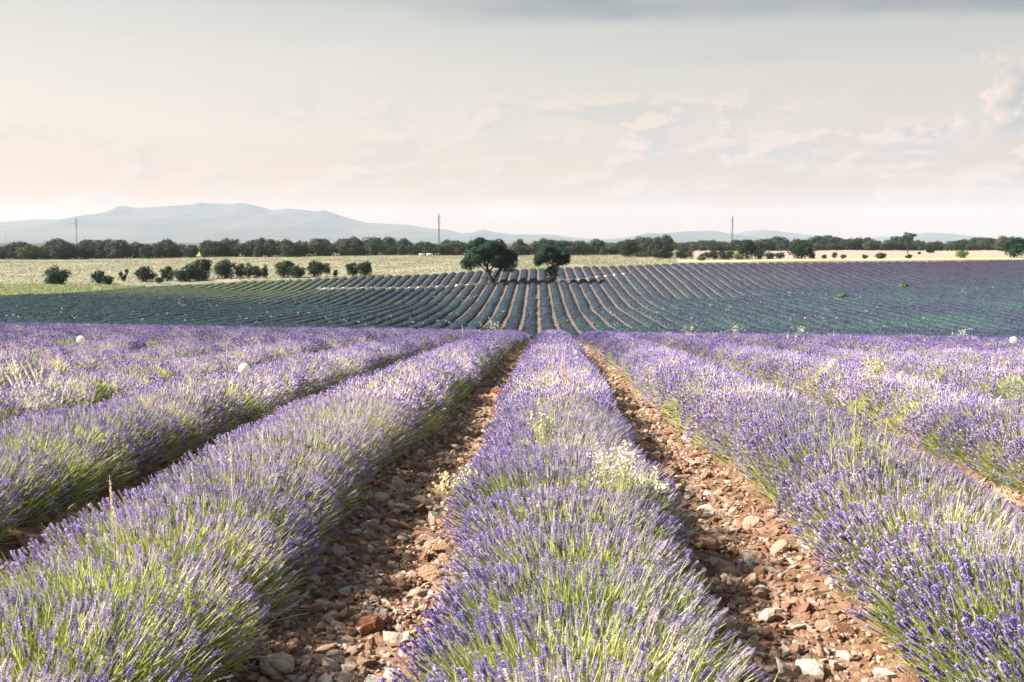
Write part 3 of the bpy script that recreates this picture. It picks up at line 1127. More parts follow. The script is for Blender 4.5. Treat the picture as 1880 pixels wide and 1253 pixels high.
# pale stone heaps in the furrows where the track crosses
wm = []
for q in range(4):
    b = MB()
    rq = np.random.default_rng(90 + q)
    for _ in range(9):
        import bmesh
        c = np.array([rq.normal(0, 0.16), rq.normal(0, 0.12), abs(rq.normal(0.10, 0.07))])
        vv = unit(14, rq) * rq.uniform(0.10, 0.17) * [1.2, 1, 0.8] + c
        bm = bmesh.new()
        for p_ in vv:
            bm.verts.new(p_)
        res = bmesh.ops.convex_hull(bm, input=bm.verts)
        bm.verts.index_update()
        ok = [f for f in bm.faces]
        b.add([v_.co[:] for v_ in bm.verts], [[v_.index for v_ in f.verts][:3] for f in ok], 0)
        bm.free()
    wm.append(b.build('stone_heap', [M_white]))
for i, (x0, bd) in enumerate(ends[:-1]):
    xg = far_x(x0, bd) + S / 2
    u, _ = proj(xg, bd, -5)
    side = 'left' if u < 903 else 'right'
    y = bd + 1.2
    nn = int(abs(round((xg - TREE_A[0]) / S + (0.5 if u > 903 else -0.5))))
    nn = max(nn, 1)
    o = obj('stone_heap', wm[i % 4], None, (xg, y, float(smoothbase(xg, y)) - 0.02), (0, 0, i * 1.3), r3.uniform(0.6, 0.95))
    tag(o, 'small white stone heap in the %s furrow to the %s of the large round oak' % (ordn(nn), side), 'stone heap', 'pale stone heaps along the track')

# grass along the track by the two trees, and white wildflowers in the hollow
def tuft_mesh(name, P, h, w, r, m_, blades=3):
    n = len(P)
    b = MB()
    for _ in range(blades):
        D = np.stack([r.normal(0, 0.35, n), r.normal(0, 0.35, n), np.ones(n)], 1)
        sd = np.cross(D, unit(n, r)); sd /= np.linalg.norm(sd, axis=1)[:, None]
        B = P + np.stack([r.normal(0, 0.08, n), r.normal(0, 0.08, n), np.zeros(n)], 1)
        V = np.stack([B - sd * w, B + sd * w, B + D * (h * r.uniform(0.5, 1.2, n))[:, None]], 1).reshape(-1, 3)
        b.add(V, np.arange(3 * n).reshape(-1, 3), 0)
    return b.build(name, [m_])


x = r3.uniform(-30, 14, 2600)
y = np.array([break_d(q / 158) or 158 for q in x]) + r3.uniform(-0.3, 1.7, len(x))
kk = (r3.random(len(x)) < 0.3 + 0.7 * (np.abs(x + 6) < 9)) & (vnoise(x / 2, y, 5) > -0.2)
x, y = x[kk], y[kk]
tag(obj('track_grass', tuft_mesh('track_grass', np.stack([x, y, smoothbase(x, y) - 0.02], 1), 0.30, 0.05, r3, M_tuft)), 'low dry grass growing along the track across the slope', 'grass', kind='stuff')

x = r3.uniform(-70, 80, 620); y = r3.uniform(84, 140, 620)
kk = vnoise(x / 9, y / 9, 15) + 0.3 * (y < 100) > 0.12
x, y = x[kk], y[kk]
z = smoothbase(x, y) + 0.45
b = MB()
n = len(x)
for _ in range(5):
    C = np.stack([x, y, z - 0.12], 1) + r3.normal(0, 0.07, (n, 3))
    b.quads(C, unit(n, r3) * 0.032, unit(n, r3) * 0.032, 0)
tag(obj('wildflowers', b.build('wildflowers', [M_pale])), 'white wildflowers dotted over the rows in the hollow', 'wildflowers', kind='stuff')

# dry grass over the meadow
n = 60000
y = np.sqrt(r3.uniform(168 ** 2, 395 ** 2, n)); x = r3.uniform(-0.62, T(1240), n) * y
kk = in_meadow(x, y) & (vnoise(x / 5, y / 12, 25) + 0.35 * r3.normal(size=n) > -0.15)
x, y = x[kk], y[kk]
tag(obj('meadow_grass', tuft_mesh('meadow_grass', np.stack([x, y, terrain(x, y) - 0.03], 1), 0.32, 0.10, r3, M_tuft, 2)), 'pale dry grass covering the meadow behind the lavender', 'grass', kind='stuff')
# drilled rows of the young green crop
b = MB()
for xr in np.arange(-110, -40, 1.6):
    y = r3.uniform(120, 169, 700); x = xr + r3.normal(0, 0.18, 700)
    kk = in_strip(x, y)
    if kk.sum() > 5:
        x, y = x[kk], y[kk]
        P = np.stack([x, y, smoothbase(x, y)], 1)
        n = len(P)
        D = np.stack([r3.normal(0, 0.3, n), r3.normal(0, 0.3, n), np.ones(n)], 1)
        sd = np.cross(D, unit(n, r3)); sd /= np.linalg.norm(sd, axis=1)[:, None]
        V = np.stack([P - sd * 0.16, P + sd * 0.16, P + D * 0.36], 1).reshape(-1, 3)
        b.add(V, np.arange(3 * n).reshape(-1, 3), 0)
M_young = leafy('young crop leaves', lambda t: t.mix(t.ss(t.noise(pos(t), 0.7, 4), 0.35, 0.65), (0.20, 0.235, 0.11), (0.34, 0.355, 0.20)), 0.35, 0.8, 0.1)
tag(obj('young_crop', b.build('young_crop', [M_young])), 'light green young crop in thin drilled rows', 'crop', kind='stuff')

# ------------------------------------------------------------------ trees
def crown_mesh(name, lobes, n, leaf, r, m_, fill=0.25):
    """Leaf clumps spread through ellipsoid lobes: mostly in the outer shell of each."""
    w = np.array([l[3] * l[4] * l[5] for l in lobes]) ** (2 / 3)
    cnt = r.multinomial(n, w / w.sum())
    b = MB()
    for (cx, cy, cz, ax, ay, az_), c in zip(lobes, cnt):
        if c == 0:
            continue
        d = unit(c, r)
        d[:, 2] = np.where(r.random(c) < 0.35, np.abs(d[:, 2]), d[:, 2])
        rad = np.where(r.random(c) < fill, r.random(c) ** 0.5, 1 + r.normal(0, 0.09, c))
        rad *= 1 + 0.22 * vnoise(d[:, 0] * 2.7 + cx * 3, d[:, 1] * 2.7 + d[:, 2] * 2.1 + cy, 7)
        P = np.array([cx, cy, cz]) + d * rad[:, None] * [ax, ay, az_]
        nrm = d + unit(c, r) * 0.5
        nrm /= np.linalg.norm(nrm, axis=1)[:, None]
        A = np.cross(nrm, unit(c, r)); A /= np.linalg.norm(A, axis=1)[:, None]
        B = np.cross(nrm, A)
        sz = leaf * r.uniform(0.5, 1.15, (c, 1))
        b.diamonds(P, A * sz, B * sz * r.uniform(0.5, 0.9, (c, 1)), 0)
    return b.build(name, [m_])


def branch(b, p0, p1, r0, r1_, r, wob=0.12, n=6, sides=6):
    p0, p1 = np.array(p0, float), np.array(p1, float)
    L = np.linalg.norm(p1 - p0)
    f = np.linspace(0, 1, n)[:, None]
    P = p0 + (p1 - p0) * f
    P[1:-1] += r.normal(0, wob * L / n, (n - 2, 3))
    b.tube(P, np.linspace(r0, r1_, n), sides, 0)


def lobes_on(r, n, cx, cz, ax, ay, az_, size, low=-0.35):
    out = []
    for _ in range(n):
        d = unit(1, r)[0]
        while d[2] < low:
            d = unit(1, r)[0]
        k = r.uniform(0.55, 0.82)
        s_ = size * r.uniform(0.7, 1.25)
        out.append((cx + d[0] * ax * k, d[1] * ay * k, cz + d[2] * az_ * k, s_, s_, s_ * 0.8))
    return out


def tree_obj(name, loc, trunk_me, crown_me, label, cat, group=None, rz=0.0, sc=(1, 1, 1)):
    o = obj(name, None, None, loc, (0, 0, rz), sc)
    tag(o, label, cat, group)
    if trunk_me:
        obj('trunk', trunk_me, o)
    obj('crown', crown_me, o)
    return o


# the large oak: 9.3 m wide, 7.7 m tall, forked low
ra = np.random.default_rng(101)
b = MB()
branch(b, (0.10, 0, -0.2), (-0.15, 0, 1.0), 0.46, 0.34, ra, 0.05, 5, 8)
branch(b, (-0.10, 0, 0.8), (-0.75, 0.2, 2.6), 0.32, 0.22, ra, 0.10)
branch(b, (0.10, 0, 0.3), (1.25, -0.1, 2.4), 0.26, 0.16, ra, 0.10)
branch(b, (-0.55, 0.1, 1.7), (-1.7, 0.1, 2.9), 0.16, 0.08, ra)
branch(b, (-0.5, 0.1, 1.9), (0.35, 0.3, 3.0), 0.16, 0.09, ra)
branch(b, (-0.75, 0.2, 2.5), (-1.6, -0.8, 4.6), 0.20, 0.07, ra)
branch(b, (-0.75, 0.2, 2.5), (-0.3, 0.9, 5.4), 0.20, 0.07, ra)
branch(b, (1.2, -0.1, 2.3), (2.6, 0.6, 4.0), 0.14, 0.05, ra)
branch(b, (1.2, -0.1, 2.3), (1.6, -0.9, 4.9), 0.14, 0.05, ra)
branch(b, (-1.6, 0.1, 2.8), (-3.3, 0.6, 3.9), 0.08, 0.04, ra)
lob = lobes_on(ra, 60, -0.55, 4.15, 4.6, 4.3, 3.45, 1.0, -0.34)
lob += [(-0.5, 0, 4.6, 2.2, 2.1, 1.6), (-4.3, 0, 3.2, 0.75, 0.8, 0.75), (-3.5, 0.3, 2.75, 0.8, 0.8, 0.55), (2.9, 0.2, 2.7, 0.9, 0.9, 0.8), (3.4, 0, 3.6, 0.8, 0.8, 0.9), (1.9, -0.6, 2.5, 0.7, 0.7, 0.5)]
tree_obj('oak_tree', TREE_A, b.build('trunk', [M_bark], True), crown_mesh('crown', lob, 36000, 0.14, ra, M_oak, 0.12), 'large dark round oak with a forked trunk standing in the lavender', 'tree')

b = MB()
branch(b, (0, 0, -0.2), (0.05, 0, 2.6), 0.30, 0.20, ra, 0.06, 6, 8)
branch(b, (0.05, 0, 1.8), (-1.3, 0.3, 4.0), 0.15, 0.06, ra)
branch(b, (0.05, 0, 2.0), (1.4, -0.2, 4.0), 0.15, 0.06, ra)
branch(b, (0.05, 0, 2.4), (0.0, 0.5, 5.2), 0.17, 0.06, ra)
lob = lobes_on(ra, 34, 0.0, 4.25, 2.95, 2.7, 2.15, 0.75, -0.55)
lob += [(0, 0, 4.4, 1.8, 1.7, 1.3), (-2.2, 0, 3.2, 0.55, 0.6, 0.5), (2.3, 0.1, 3.4, 0.55, 0.6, 0.5), (0.5, -0.2, 2.5, 0.65, 0.6, 0.6), (-0.45, 0.1, 1.75, 0.6, 0.6, 0.75), (0.35, 0.0, 1.2, 0.62, 0.6, 0.8), (-0.05, -0.2, 0.55, 0.6, 0.6, 0.6), (0.1, 0, 2.0, 0.7, 0.65, 0.7)]
tree_obj('oak_tree', TREE_B, b.build('trunk', [M_bark], True), crown_mesh('crown', lob, 21000, 0.13, ra, M_oak, 0.12), 'smaller dark oak leafy right down its trunk, beside the large oak', 'tree')


def round_tree(seed, w=8.0, h=6.0, n=2600, leaf=0.32, m_=None, trunk=True, low=-0.4, nl=16):
    """A rounded broad-leaved tree as meshes (trunk, crown) standing on the origin."""
    r = np.random.default_rng(seed)
    cz = h * 0.50
    lob = lobes_on(r, nl, 0, cz, w * 0.50, w * 0.46, h * 0.50, w * 0.18, low)
    lob += [(0, 0, cz, w * 0.36, w * 0.34, h * 0.40), (0, 0, h * 0.25, w * 0.36, w * 0.33, h * 0.24)]
    cm = crown_mesh('crown', lob, n, leaf, r, m_)
    tm = None
    if trunk:
        b_ = MB()
        branch(b_, (0, 0, -0.3), (r.normal(0, 0.2), 0, h * 0.45), w * 0.035, w * 0.02, r, 0.08, 5, 6)
        for _ in range(3):
            d = unit(1, r)[0]
            branch(b_, (0, 0, h * 0.25), (d[0] * w * 0.28, d[1] * w * 0.25, h * 0.6), w * 0.02, w * 0.008, r, 0.1, 5, 5)
        tm = b_.build('trunk', [M_bark], True)
    return tm, cm


# bushes along the meadow edge: centre, base, width and height in photograph pixels
def plant_px(name, u, vb, w, h, d, label, cat, group, m_=None, seed=0, dense=1.0, low=-0.9, trunk=True, nl=16):
    p_ = foot(u, d, vb)
    zt = at(u, vb - h, d)[2]
    W_ = w / FPX * d * 1.12
    H_ = max((zt - p_[2]) * 1.06, 0.4)
    n = int(np.clip(dense * W_ * H_ * 190, 350, 7000))
    tm, cm = round_tree(seed, W_, H_, n, min(0.2, 0.13 + 0.008 * W_), m_ or M_bush, trunk, low, nl)
    return tree_obj(name, p_, tm, cm, label, cat, group)


BUSHES = [
    (102, 524, 47, 31, 'wide low bush standing alone farthest left in the meadow'),
    (181, 522, 27, 25, 'small dark bush, left one of the close pair at the meadow edge'),
    (197, 523, 22, 17, 'small round bush, lower right one of the close pair'),
    (268, 518, 34, 26, 'rounded bush just right of the little V-shaped shrub'),
    (292, 521, 14, 12, 'tiny low bush at the foot of the rounded bushes'),
    (308, 516, 26, 26, 'bright-edged round bush left of the tall clump'),
    (341, 517, 44, 28, 'broad dark bush in front of the tallest meadow bush'),
    (372, 513, 34, 37, 'tallest dark bush of the meadow edge'),
    (366, 516, 34, 20, 'low bush hugging the foot of the tallest meadow bush'),
    (414, 512, 42, 32, 'dense dark bush left of three small round ones'),
    (441, 511, 22, 26, 'upright bush between the dense dark bush and two small round ones'),
    (457, 511, 18, 26, 'narrow round bush, third from the right of its clump'),
    (472, 511, 22, 22, 'low round bush at the right of the small clump'),
    (487, 511, 12, 24, 'thin little tree ending the small clump'),
    (522, 511, 34, 32, 'high-topped bush at the left of the wide double bush'),
    (546, 511, 30, 22, 'lower right half of the wide double bush'),
    (579, 510, 32, 28, 'dark bush with an arching right side in the meadow'),
    (601, 504, 15, 21, 'overhanging crown leaning right from the arching dark bush'),
    (616, 508, 9, 13, 'tiny egg-shaped bush alone between two larger bushes'),
    (648, 507, 26, 24, 'left half of the last broad meadow bush'),
    (670, 507, 30, 25, 'right half of the last broad meadow bush'),
]
for i, (u, vb, w, h, lab) in enumerate(BUSHES):
    d = min(depth_of(u, vb, 0.0, 130, 260), 215)
    plant_px('meadow_bush', u, vb, w, h, d, lab, 'bush', 'bushes along the meadow edge', seed=200 + i)
# the little shrub forked like a V
p_ = foot(228, 182, 520)
b = MB()
branch(b, (0, 0, -0.1), (-0.55, 0, 1.3), 0.12, 0.06, ra)
branch(b, (0, 0, -0.1), (0.45, 0, 1.8), 0.12, 0.05, ra)
tree_obj('forked_shrub', p_, b.build('trunk', [M_bark]), crown_mesh('crown', [(-0.6, 0, 1.25, 0.42, 0.4, 0.5), (-0.15, 0, 0.55, 0.45, 0.4, 0.45), (0.5, 0, 1.75, 0.34, 0.3, 0.55), (0.25, 0, 1.0, 0.28, 0.3, 0.35)], 700, 0.13, ra, M_bush), 'little V-shaped shrub with two upright arms in the meadow', 'shrub')

RIGHT = [
    (1155, 475, 38, 29, 300, M_bush, 'big round tree standing forward of the wood, right of the oaks'),
    (1177, 476, 22, 12, 292, M_bush, 'low pale bush at the foot of the big round tree'),
    (1192, 476, 18, 16, 285, M_bush, 'small bush between the round tree and the wide one'),
    (1206, 472, 20, 16, 280, M_bush, 'rounded bush rising behind the wide low bush'),
    (1218, 478, 38, 18, 255, M_bush, 'wide low dark bush at the edge of the wood'),
    (1256, 477, 36, 18, 245, M_bush, 'spreading bush in front of the stubble, next to the wood'),
    (1294, 478, 20, 13, 235, M_bush, 'small dark bush on the crest, left of a grey-green one'),
    (1311, 478, 22, 16, 234, M_bush, 'grey-green bush between two dark bushes on the crest'),
    (1333, 479, 31, 17, 230, M_bush, 'low wide dark bush on the crest beside the tall clump'),
    (1356, 479, 20, 18, 228, M_lime, 'light green bush at the left foot of the tall clump'),
    (1372, 478, 34, 36, 228, M_bush, 'tallest rounded tree of the clump on the crest'),
    (1393, 478, 24, 24, 227, M_bush, 'dark bush leaning on the right of the tall rounded tree'),
    (1413, 479, 17, 14, 225, M_bush, 'grey bush beside a thin pale post of dry grass'),
    (1432, 478, 18, 15, 225, M_bush, 'dark round bush left of the open bushy tree'),
    (1471, 478, 42, 33, 224, M_bush, 'open bushy tree with an uneven top on the crest'),
    (1490, 478, 14, 13, 222, M_bush, 'small bush at the right foot of the open bushy tree'),
    (1513, 478, 9, 9, 220, M_bush, 'tiny round bush, first one past the open bushy tree'),
    (1532, 477, 9, 14, 220, M_bush, 'tiny upright bush against the stubble'),
    (1548, 477, 10, 9, 219, M_bush, 'tiny bush just right of the upright one'),
    (1588, 476, 10, 8, 219, M_bush, 'tiny dark bush, left of a broader low one'),
    (1618, 476, 20, 11, 218, M_bush, 'broad low bush alone against the stubble'),
    (1668, 475, 11, 7, 218, M_bush, 'very low bush below the tall thin tree'),
    (1688, 468, 6, 5, 300, M_bush, 'speck of a bush out in the stubble field'),
    (1709, 466, 17, 10, 330, M_bush, 'rounded bush at the far side of the stubble field'),
    (1764, 475, 22, 14, 218, M_lime, 'light green bush on the crest, left of the last big tree'),
    (1862, 473, 42, 36, 220, M_oak, 'big spreading tree on the crest at the right edge'),
    (1840, 449, 30, 12, 420, M_belt, 'rounded treetop behind the last big tree'),
]
for i, (u, vb, w, h, d, m_, lab) in enumerate(RIGHT):
    plant_px('crest_tree' if h > 26 else 'crest_bush', u, vb, w, h, d, lab, 'tree' if h > 26 else 'bush', 'trees and bushes on the crest', m_, 300 + i)
for i, (u, v, lab) in enumerate(((1545, 545, 'light green weed patch standing out in the dark lavender, nearer one'), (1661, 527, 'light green weed patch near the foot of the slope'), (1288, 476, 'pale green low bush between the wide bush and the stubble'))):
    d = depth_of(u, v, 0.3, 80, 260)
    plant_px('weed_patch', u, v + 3, 16, 8, d, lab, 'weeds', None, M_lime, 350 + i, 1.6, trunk=False)

# tall thin tree with an open crown above the stubble
p_ = foot(1666, 330, 470)
b = MB()
H_ = at(1666, 427, 330)[2] - p_[2]
branch(b, (0, 0, -0.2), (0.1, 0, H_ * 0.62), 0.22, 0.13, ra, 0.05)
lobs = []
for q in range(13):
    a_ = q * 2.4
    e = np.array([cos(a_) * ra.uniform(0.8, 2.4), sin(a_) * ra.uniform(0.5, 1.8), H_ * ra.uniform(0.62, 0.96)])
    branch(b, (0.1, 0, H_ * ra.uniform(0.4, 0.6)), e, 0.09, 0.04, ra)
    lobs.append((*e, 0.75, 0.7, 0.55))
tree_obj('open_tree', p_, b.build('trunk', [M_bark]), crown_mesh('crown', lobs, 900, 0.22, ra, M_oak), 'tall thin tree with an open see-through crown above the stubble', 'tree')

# the wood edge behind the meadow
kinds = [round_tree(400 + q, 8.0, 6.0, 2600, 0.30, M_belt, True, -0.9, 20) for q in range(7)]
r4 = np.random.default_rng(44)


def wood(u0, u1, d, step, hpx, where, group, rows=2, name='wood_tree', wfac=1.0):
    u = u0
    made = [[], []]
    while u < u1:
        for q in range(rows):
            dd = d + q * r4.uniform(9, 16) + r4.normal(0, 3)
            uu = u + r4.normal(0, step * 0.25) + (step * 0.5 if q else 0)
            p_ = foot(uu, dd, 475)
            hh = (float(np.interp(uu, hpx[0], hpx[1])) + (2.5 if q else 0)) / FPX * d * r4.uniform(0.62, 1.18)
            ww = hh / 6.0 * r4.uniform(0.7, 1.35) * wfac
            tm, cm = kinds[r4.integers(0, 7)]
            made[q].append((uu, tree_obj(name, p_ - [0, 0, 0.2], tm, cm, None, 'tree', group, r4.uniform(0, 6.28), (ww, ww, hh / 6.0))))
        u += step * r4.uniform(0.8, 1.2)
    for q in range(rows):
        made[q].sort(key=lambda m_: m_[0])
        for i, (_, o) in enumerate(made[q]):
            o['label'] = '%s %s, %s from the left' % ('tree in front line of' if q == 0 else 'treetop in back line of', where, ordn(i + 1))


wood(-40, 400, 348, 21, ([0, 60, 200, 400], [31, 32, 33, 30]), 'the dark wood at the left', 'trees of the dark wood edge at the left')
wood(400, 655, 356, 21, ([400, 530, 655], [29, 33, 30]), 'the tall wood behind the bushes', 'trees of the tall dark stretch of wood')
wood(655, 850, 362, 20, ([655, 740, 850], [26, 28, 24]), 'the low wood beside the large oak', 'trees of the lower wood edge')
wood(945, 1150, 352, 19, ([945, 1000, 1150], [26, 27, 26]), 'the wood behind the oaks', 'trees of the wood edge behind the oaks')
wood(1140, 1240, 385, 17, ([1140, 1215, 1240], [25, 30, 22]), 'the wood end by the stubble', 'trees of the wood end')
wood(1235, 1900, 475, 17, ([1235, 1400, 1600, 1900], [19, 22, 21, 20]), 'the distant wood beyond the stubble', 'trees of the distant wood', wfac=1.15)

# small white boxes at the foot of the wood
for i, (u, w, lab) in enumerate(((775, 10, 'low white box at the foot of the wood, left of the other'), (789, 11, 'low white box at the foot of the wood, right of the other'))):
    d = 352
    p_ = foot(u, d, 471)
    W_ = w / FPX * d
    b = MB()
    for (x0_, x1_, z0_, z1_, dp) in ((-W_ / 2, W_ / 2, 0.25, 0.75, 0.5), (-W_ / 2 - 0.05, W_ / 2 + 0.05, 0.752, 0.85, 0.56), (-W_ / 2 + 0.1, -W_ / 2 + 0.25, 0, 0.248, 0.4), (W_ / 2 - 0.25, W_ / 2 - 0.1, 0, 0.248, 0.4)):
        V = [(xx, yy_, zz_) for xx in (x0_, x1_) for yy_ in (-dp, dp) for zz_ in (z0_, z1_)]
        b.add(V, [[0, 1, 3, 2], [4, 6, 7, 5], [0, 4, 5, 1], [2, 3, 7, 6], [1, 5, 7, 3], [0, 2, 6, 4]], 0)
    tag(obj('white_box', b.build('white_box', [M_boxw]), None, p_), lab, 'box')

# ------------------------------------------------------------------ pylons
def pylon(u, vt, d, label, arms=True):
    p_ = foot(u, d, 445)
    H = at(u, vt, d)[2] - p_[2]
    o = tag(obj('pylon', None, None, p_, (0, 0, 0.5)), label, 'pylon', 'power line pylons')
    b = MB()
    w0, w1 = H * 0.019, H * 0.009
    nseg = 16
    zz = np.linspace(0, H * 0.93, nseg + 1)
    ww = np.linspace(w0, w1, nseg + 1)
    rr_ = H * 0.0028
    cs = [(-1, -1), (1, -1), (1, 1), (-1, 1)]
    for sx, sy in cs:
        b.tube(np.stack([sx * ww, sy * ww, zz], 1), rr_ * 1.4, 4, 0)
    for i in range(nseg):
        for q in range(4):
            (ax_, ay_), (bx_, by_) = cs[q], cs[(q + 1) % 4]
            if i % 2:
                (ax_, ay_), (bx_, by_) = (bx_, by_), (ax_, ay_)
            b.tube([(ax_ * ww[i], ay_ * ww[i], zz[i]), (bx_ * ww[i + 1], by_ * ww[i + 1], zz[i + 1])], rr_, 3, 0)
    b.tube([(0, 0, H * 0.92), (0, 0, H)], rr_ * 2, 4, 0)
    obj('mast', b.build('mast', [M_steel]), o)
    if arms:
        for f, sgn in ((0.86, 1), (0.77, -1), (0.68, 1)):
            b2 = MB()
            L = H * 0.05
            z_ = H * f
            b2.tube([(0, 0, z_), (sgn * L, 0, z_)], rr_ * 1.5, 4, 0)
            b2.tube([(0, 0, z_ + H * 0.022), (sgn * L, 0, z_)], rr_ * 1.2, 4, 0)
            arm = obj('crossarm', b2.build('crossarm', [M_steel]), o)
            b3 = MB()
            b3.tube([(sgn * L, 0, z_), (sgn * L, 0, z_ - H * 0.012), (sgn * L, 0, z_ - H * 0.026)], [rr_, rr_ * 2.2, rr_], 6, 0)
            obj('insulator', b3.build('insulator', [M_insul]), arm)
    return o


pylon(141, 398, 900, 'tall lattice pylon in front of the mountain, above the left wood')
pylon(806, 390, 900, 'tall lattice pylon just left of the large oak')
pylon(1344, 394, 900, 'tall lattice pylon rising right of the two oaks')
for u, vt, lab in ((11, 431, 'stub of a distant pylon at the left edge above the wood'), (95, 434, 'tiny distant mast above the wood left of the first tall pylon'), (607, 433, 'tiny distant mast over the middle of the wood'), (866, 432, 'tiny distant mast beside the crown of the large oak'), (1135, 435, 'tiny distant mast over the wood right of the oaks'), (1409, 432, 'tiny distant mast over the distant wood, right of the tall pylon')):
    pylon(u, vt, 1700, lab, True)

# ------------------------------------------------------------------ mountains
def mountain(name, d, pts, depth, seed, label):
    us = np.array([p_[0] for p_ in pts], float); vv = np.array([p_[1] for p_ in pts], float)
    uu = np.arange(us[0], us[-1] + 0.1, 4.0)
    hv = np.interp(uu, us, vv)
    ker = np.hanning(5); ker /= ker.sum()
    hs = np.convolve(np.pad(hv, 2, 'edge'), ker, 'valid')
    x = np.array([ray(q, 440)[0] for q in uu]) * d
    top = CAMZ + np.array([ray(q, w_)[1] for q, w_ in zip(uu, hs)]) * d
    top = np.maximum(top, -8)
    rows_ = np.array([-1, -0.8, -0.62, -0.45, -0.3, -0.18, -0.08, 0, 0.12, 0.3, 0.6, 1.0])
    Xg, Rg = np.meshgrid(x, rows_, indexing='ij')
    Tg = np.repeat(top[:, None], len(rows_), 1)
    spur = fbm(Xg / (depth * 0.35), Rg * 2 + seed, seed, 4)
    prof = np.clip(1 - np.abs(Rg) ** 0.9, 0, 1)
    Zg = -10 + (Tg + 10) * np.clip(prof + 0.35 * spur * (np.abs(Rg) > 0.01) * (1 - np.abs(Rg)), 0, 0.985)
    Zg[:, 7] = top + 0.012 * d * 0.02 * fbm(x / 60, x * 0, seed, 3)
    Yg = d + Rg * depth
    m0, m1 = Xg.shape
    i_, j_ = np.meshgrid(np.arange(m0 - 1), np.arange(m1 - 1), indexing='ij')
    F = np.stack([i_ * m1 + j_, (i_ + 1) * m1 + j_, (i_ + 1) * m1 + j_ + 1, i_ * m1 + j_ + 1], -1).reshape(-1, 4)
    o = obj(name, mesh(name, np.stack([Xg, Yg, Zg], -1).reshape(-1, 3), F, M_mount, smooth=True))
    return tag(o, label, None, None, 'structure')


mountain('mountain', 9000, [(-400, 446), (-260, 425), (-150, 414), (-60, 405), (0, 409), (60, 403), (110, 403), (150, 397), (195, 390), (222, 378), (260, 382), (320, 378), (352, 377), (368, 372), (385, 374), (432, 375), (440, 373), (470, 377), (500, 386), (530, 383), (580, 388), (597, 386), (625, 396), (670, 409), (745, 413), (800, 421), (818, 421), (845, 428), (870, 427), (886, 421), (905, 426), (940, 431), (1015, 431), (1060, 439), (1150, 447)], 2400, 5, 'long pale blue mountain on the left horizon')
mountain('hill', 8200, [(1060, 447), (1110, 440), (1150, 437), (1190, 428), (1215, 429), (1260, 425), (1310, 424), (1350, 431), (1400, 437), (1450, 443), (1500, 447)], 1700, 9, 'low blue hill right of the two oaks')
mountain('hill', 9600, [(1300, 446), (1345, 430), (1370, 425), (1400, 422), (1430, 425), (1480, 432), (1530, 440), (1570, 446)], 1700, 12, 'pale rounded hill behind the right pylon')
mountain('hill', 9200, [(1530, 447), (1580, 437), (1640, 434), (1670, 432), (1705, 427), (1740, 430), (1775, 434), (1810, 442), (1840, 447)], 1700, 15, 'pale low hill behind the tall thin tree')
mountain('hill', 9900, [(900, 447), (960, 434), (1010, 432), (1060, 437), (1120, 440), (1180, 447)], 1500, 18, 'faint low hill behind the two oaks')

# ------------------------------------------------------------------ weeds standing up out of the near rows
def seed_globe(u, v, dia_px, label, d):
    c = at(u, v, d)
    R = dia_px / 2 / FPX * d
    r = np.random.default_rng(int(u))
    g = foot(u, d, v)
    o = tag(obj('salsify', None, None, (g[0], g[1], g[2])), label, 'seed head', 'white salsify seed heads')
    cz = c[2] - g[2]
    b = MB()
    b.tube([(-0.10, 0.02, -0.02), (-0.06, 0.01, cz * 0.5), (-0.015, 0, cz - R * 0.9), (0, 0, cz - 0.12 * R)], [0.004, 0.0035, 0.0045, 0.006], 6)
    obj('stem', b.build('stem', [M_drygreen]), o)
    b = MB()
    n = 240
    i = np.arange(n) + 0.5
    phi = np.arccos(1 - 2 * i / n); th = pi * (1 + 5 ** 0.5) * i
    D = np.stack([np.cos(th) * np.sin(phi), np.sin(th) * np.sin(phi), np.cos(phi)], 1)
    D = D[D[:, 2] > -0.86]
    n = len(D)
    A = np.cross(D, [0.21, 0.5, 0.84]); A /= np.linalg.norm(A, axis=1)[:, None]
    B = np.cross(D, A)
    C0 = np.array([0, 0, cz])
    w = 0.0007
    b.add(np.stack([C0 + D * R * 0.12 - A * w, C0 + D * R * 0.12 + A * w, C0 + D * R * 0.8], 1).reshape(-1, 3), np.arange(3 * n).reshape(-1, 3))
    for q in range(7):                                   # feathery parasols
        a_ = q * 2 * pi / 7 + r.uniform(0, 1, (n, 1))
        ra_ = A * np.cos(a_) + B * np.sin(a_)
        rb_ = -A * np.sin(a_) + B * np.cos(a_)
        base = C0 + D * R * 0.80
        tip = C0 + D * R * 0.98 + ra_ * R * 0.24
        b.add(np.stack([base, tip - rb_ * R * 0.035, tip + rb_ * R * 0.035], 1).reshape(-1, 3), np.arange(3 * n).reshape(-1, 3))
    obj('seed_head', b.build('seed_head', [M_pappus]), o)
    return o


seed_globe(448, 677, 21, 'large white salsify seed globe above the second row left of the middle', 8.7)
seed_globe(148, 624, 15, 'small white salsify seed globe far left near the crest', 16.5)
seed_globe(1861, 625, 13, 'small white salsify seed globe at the right edge', 17.5)


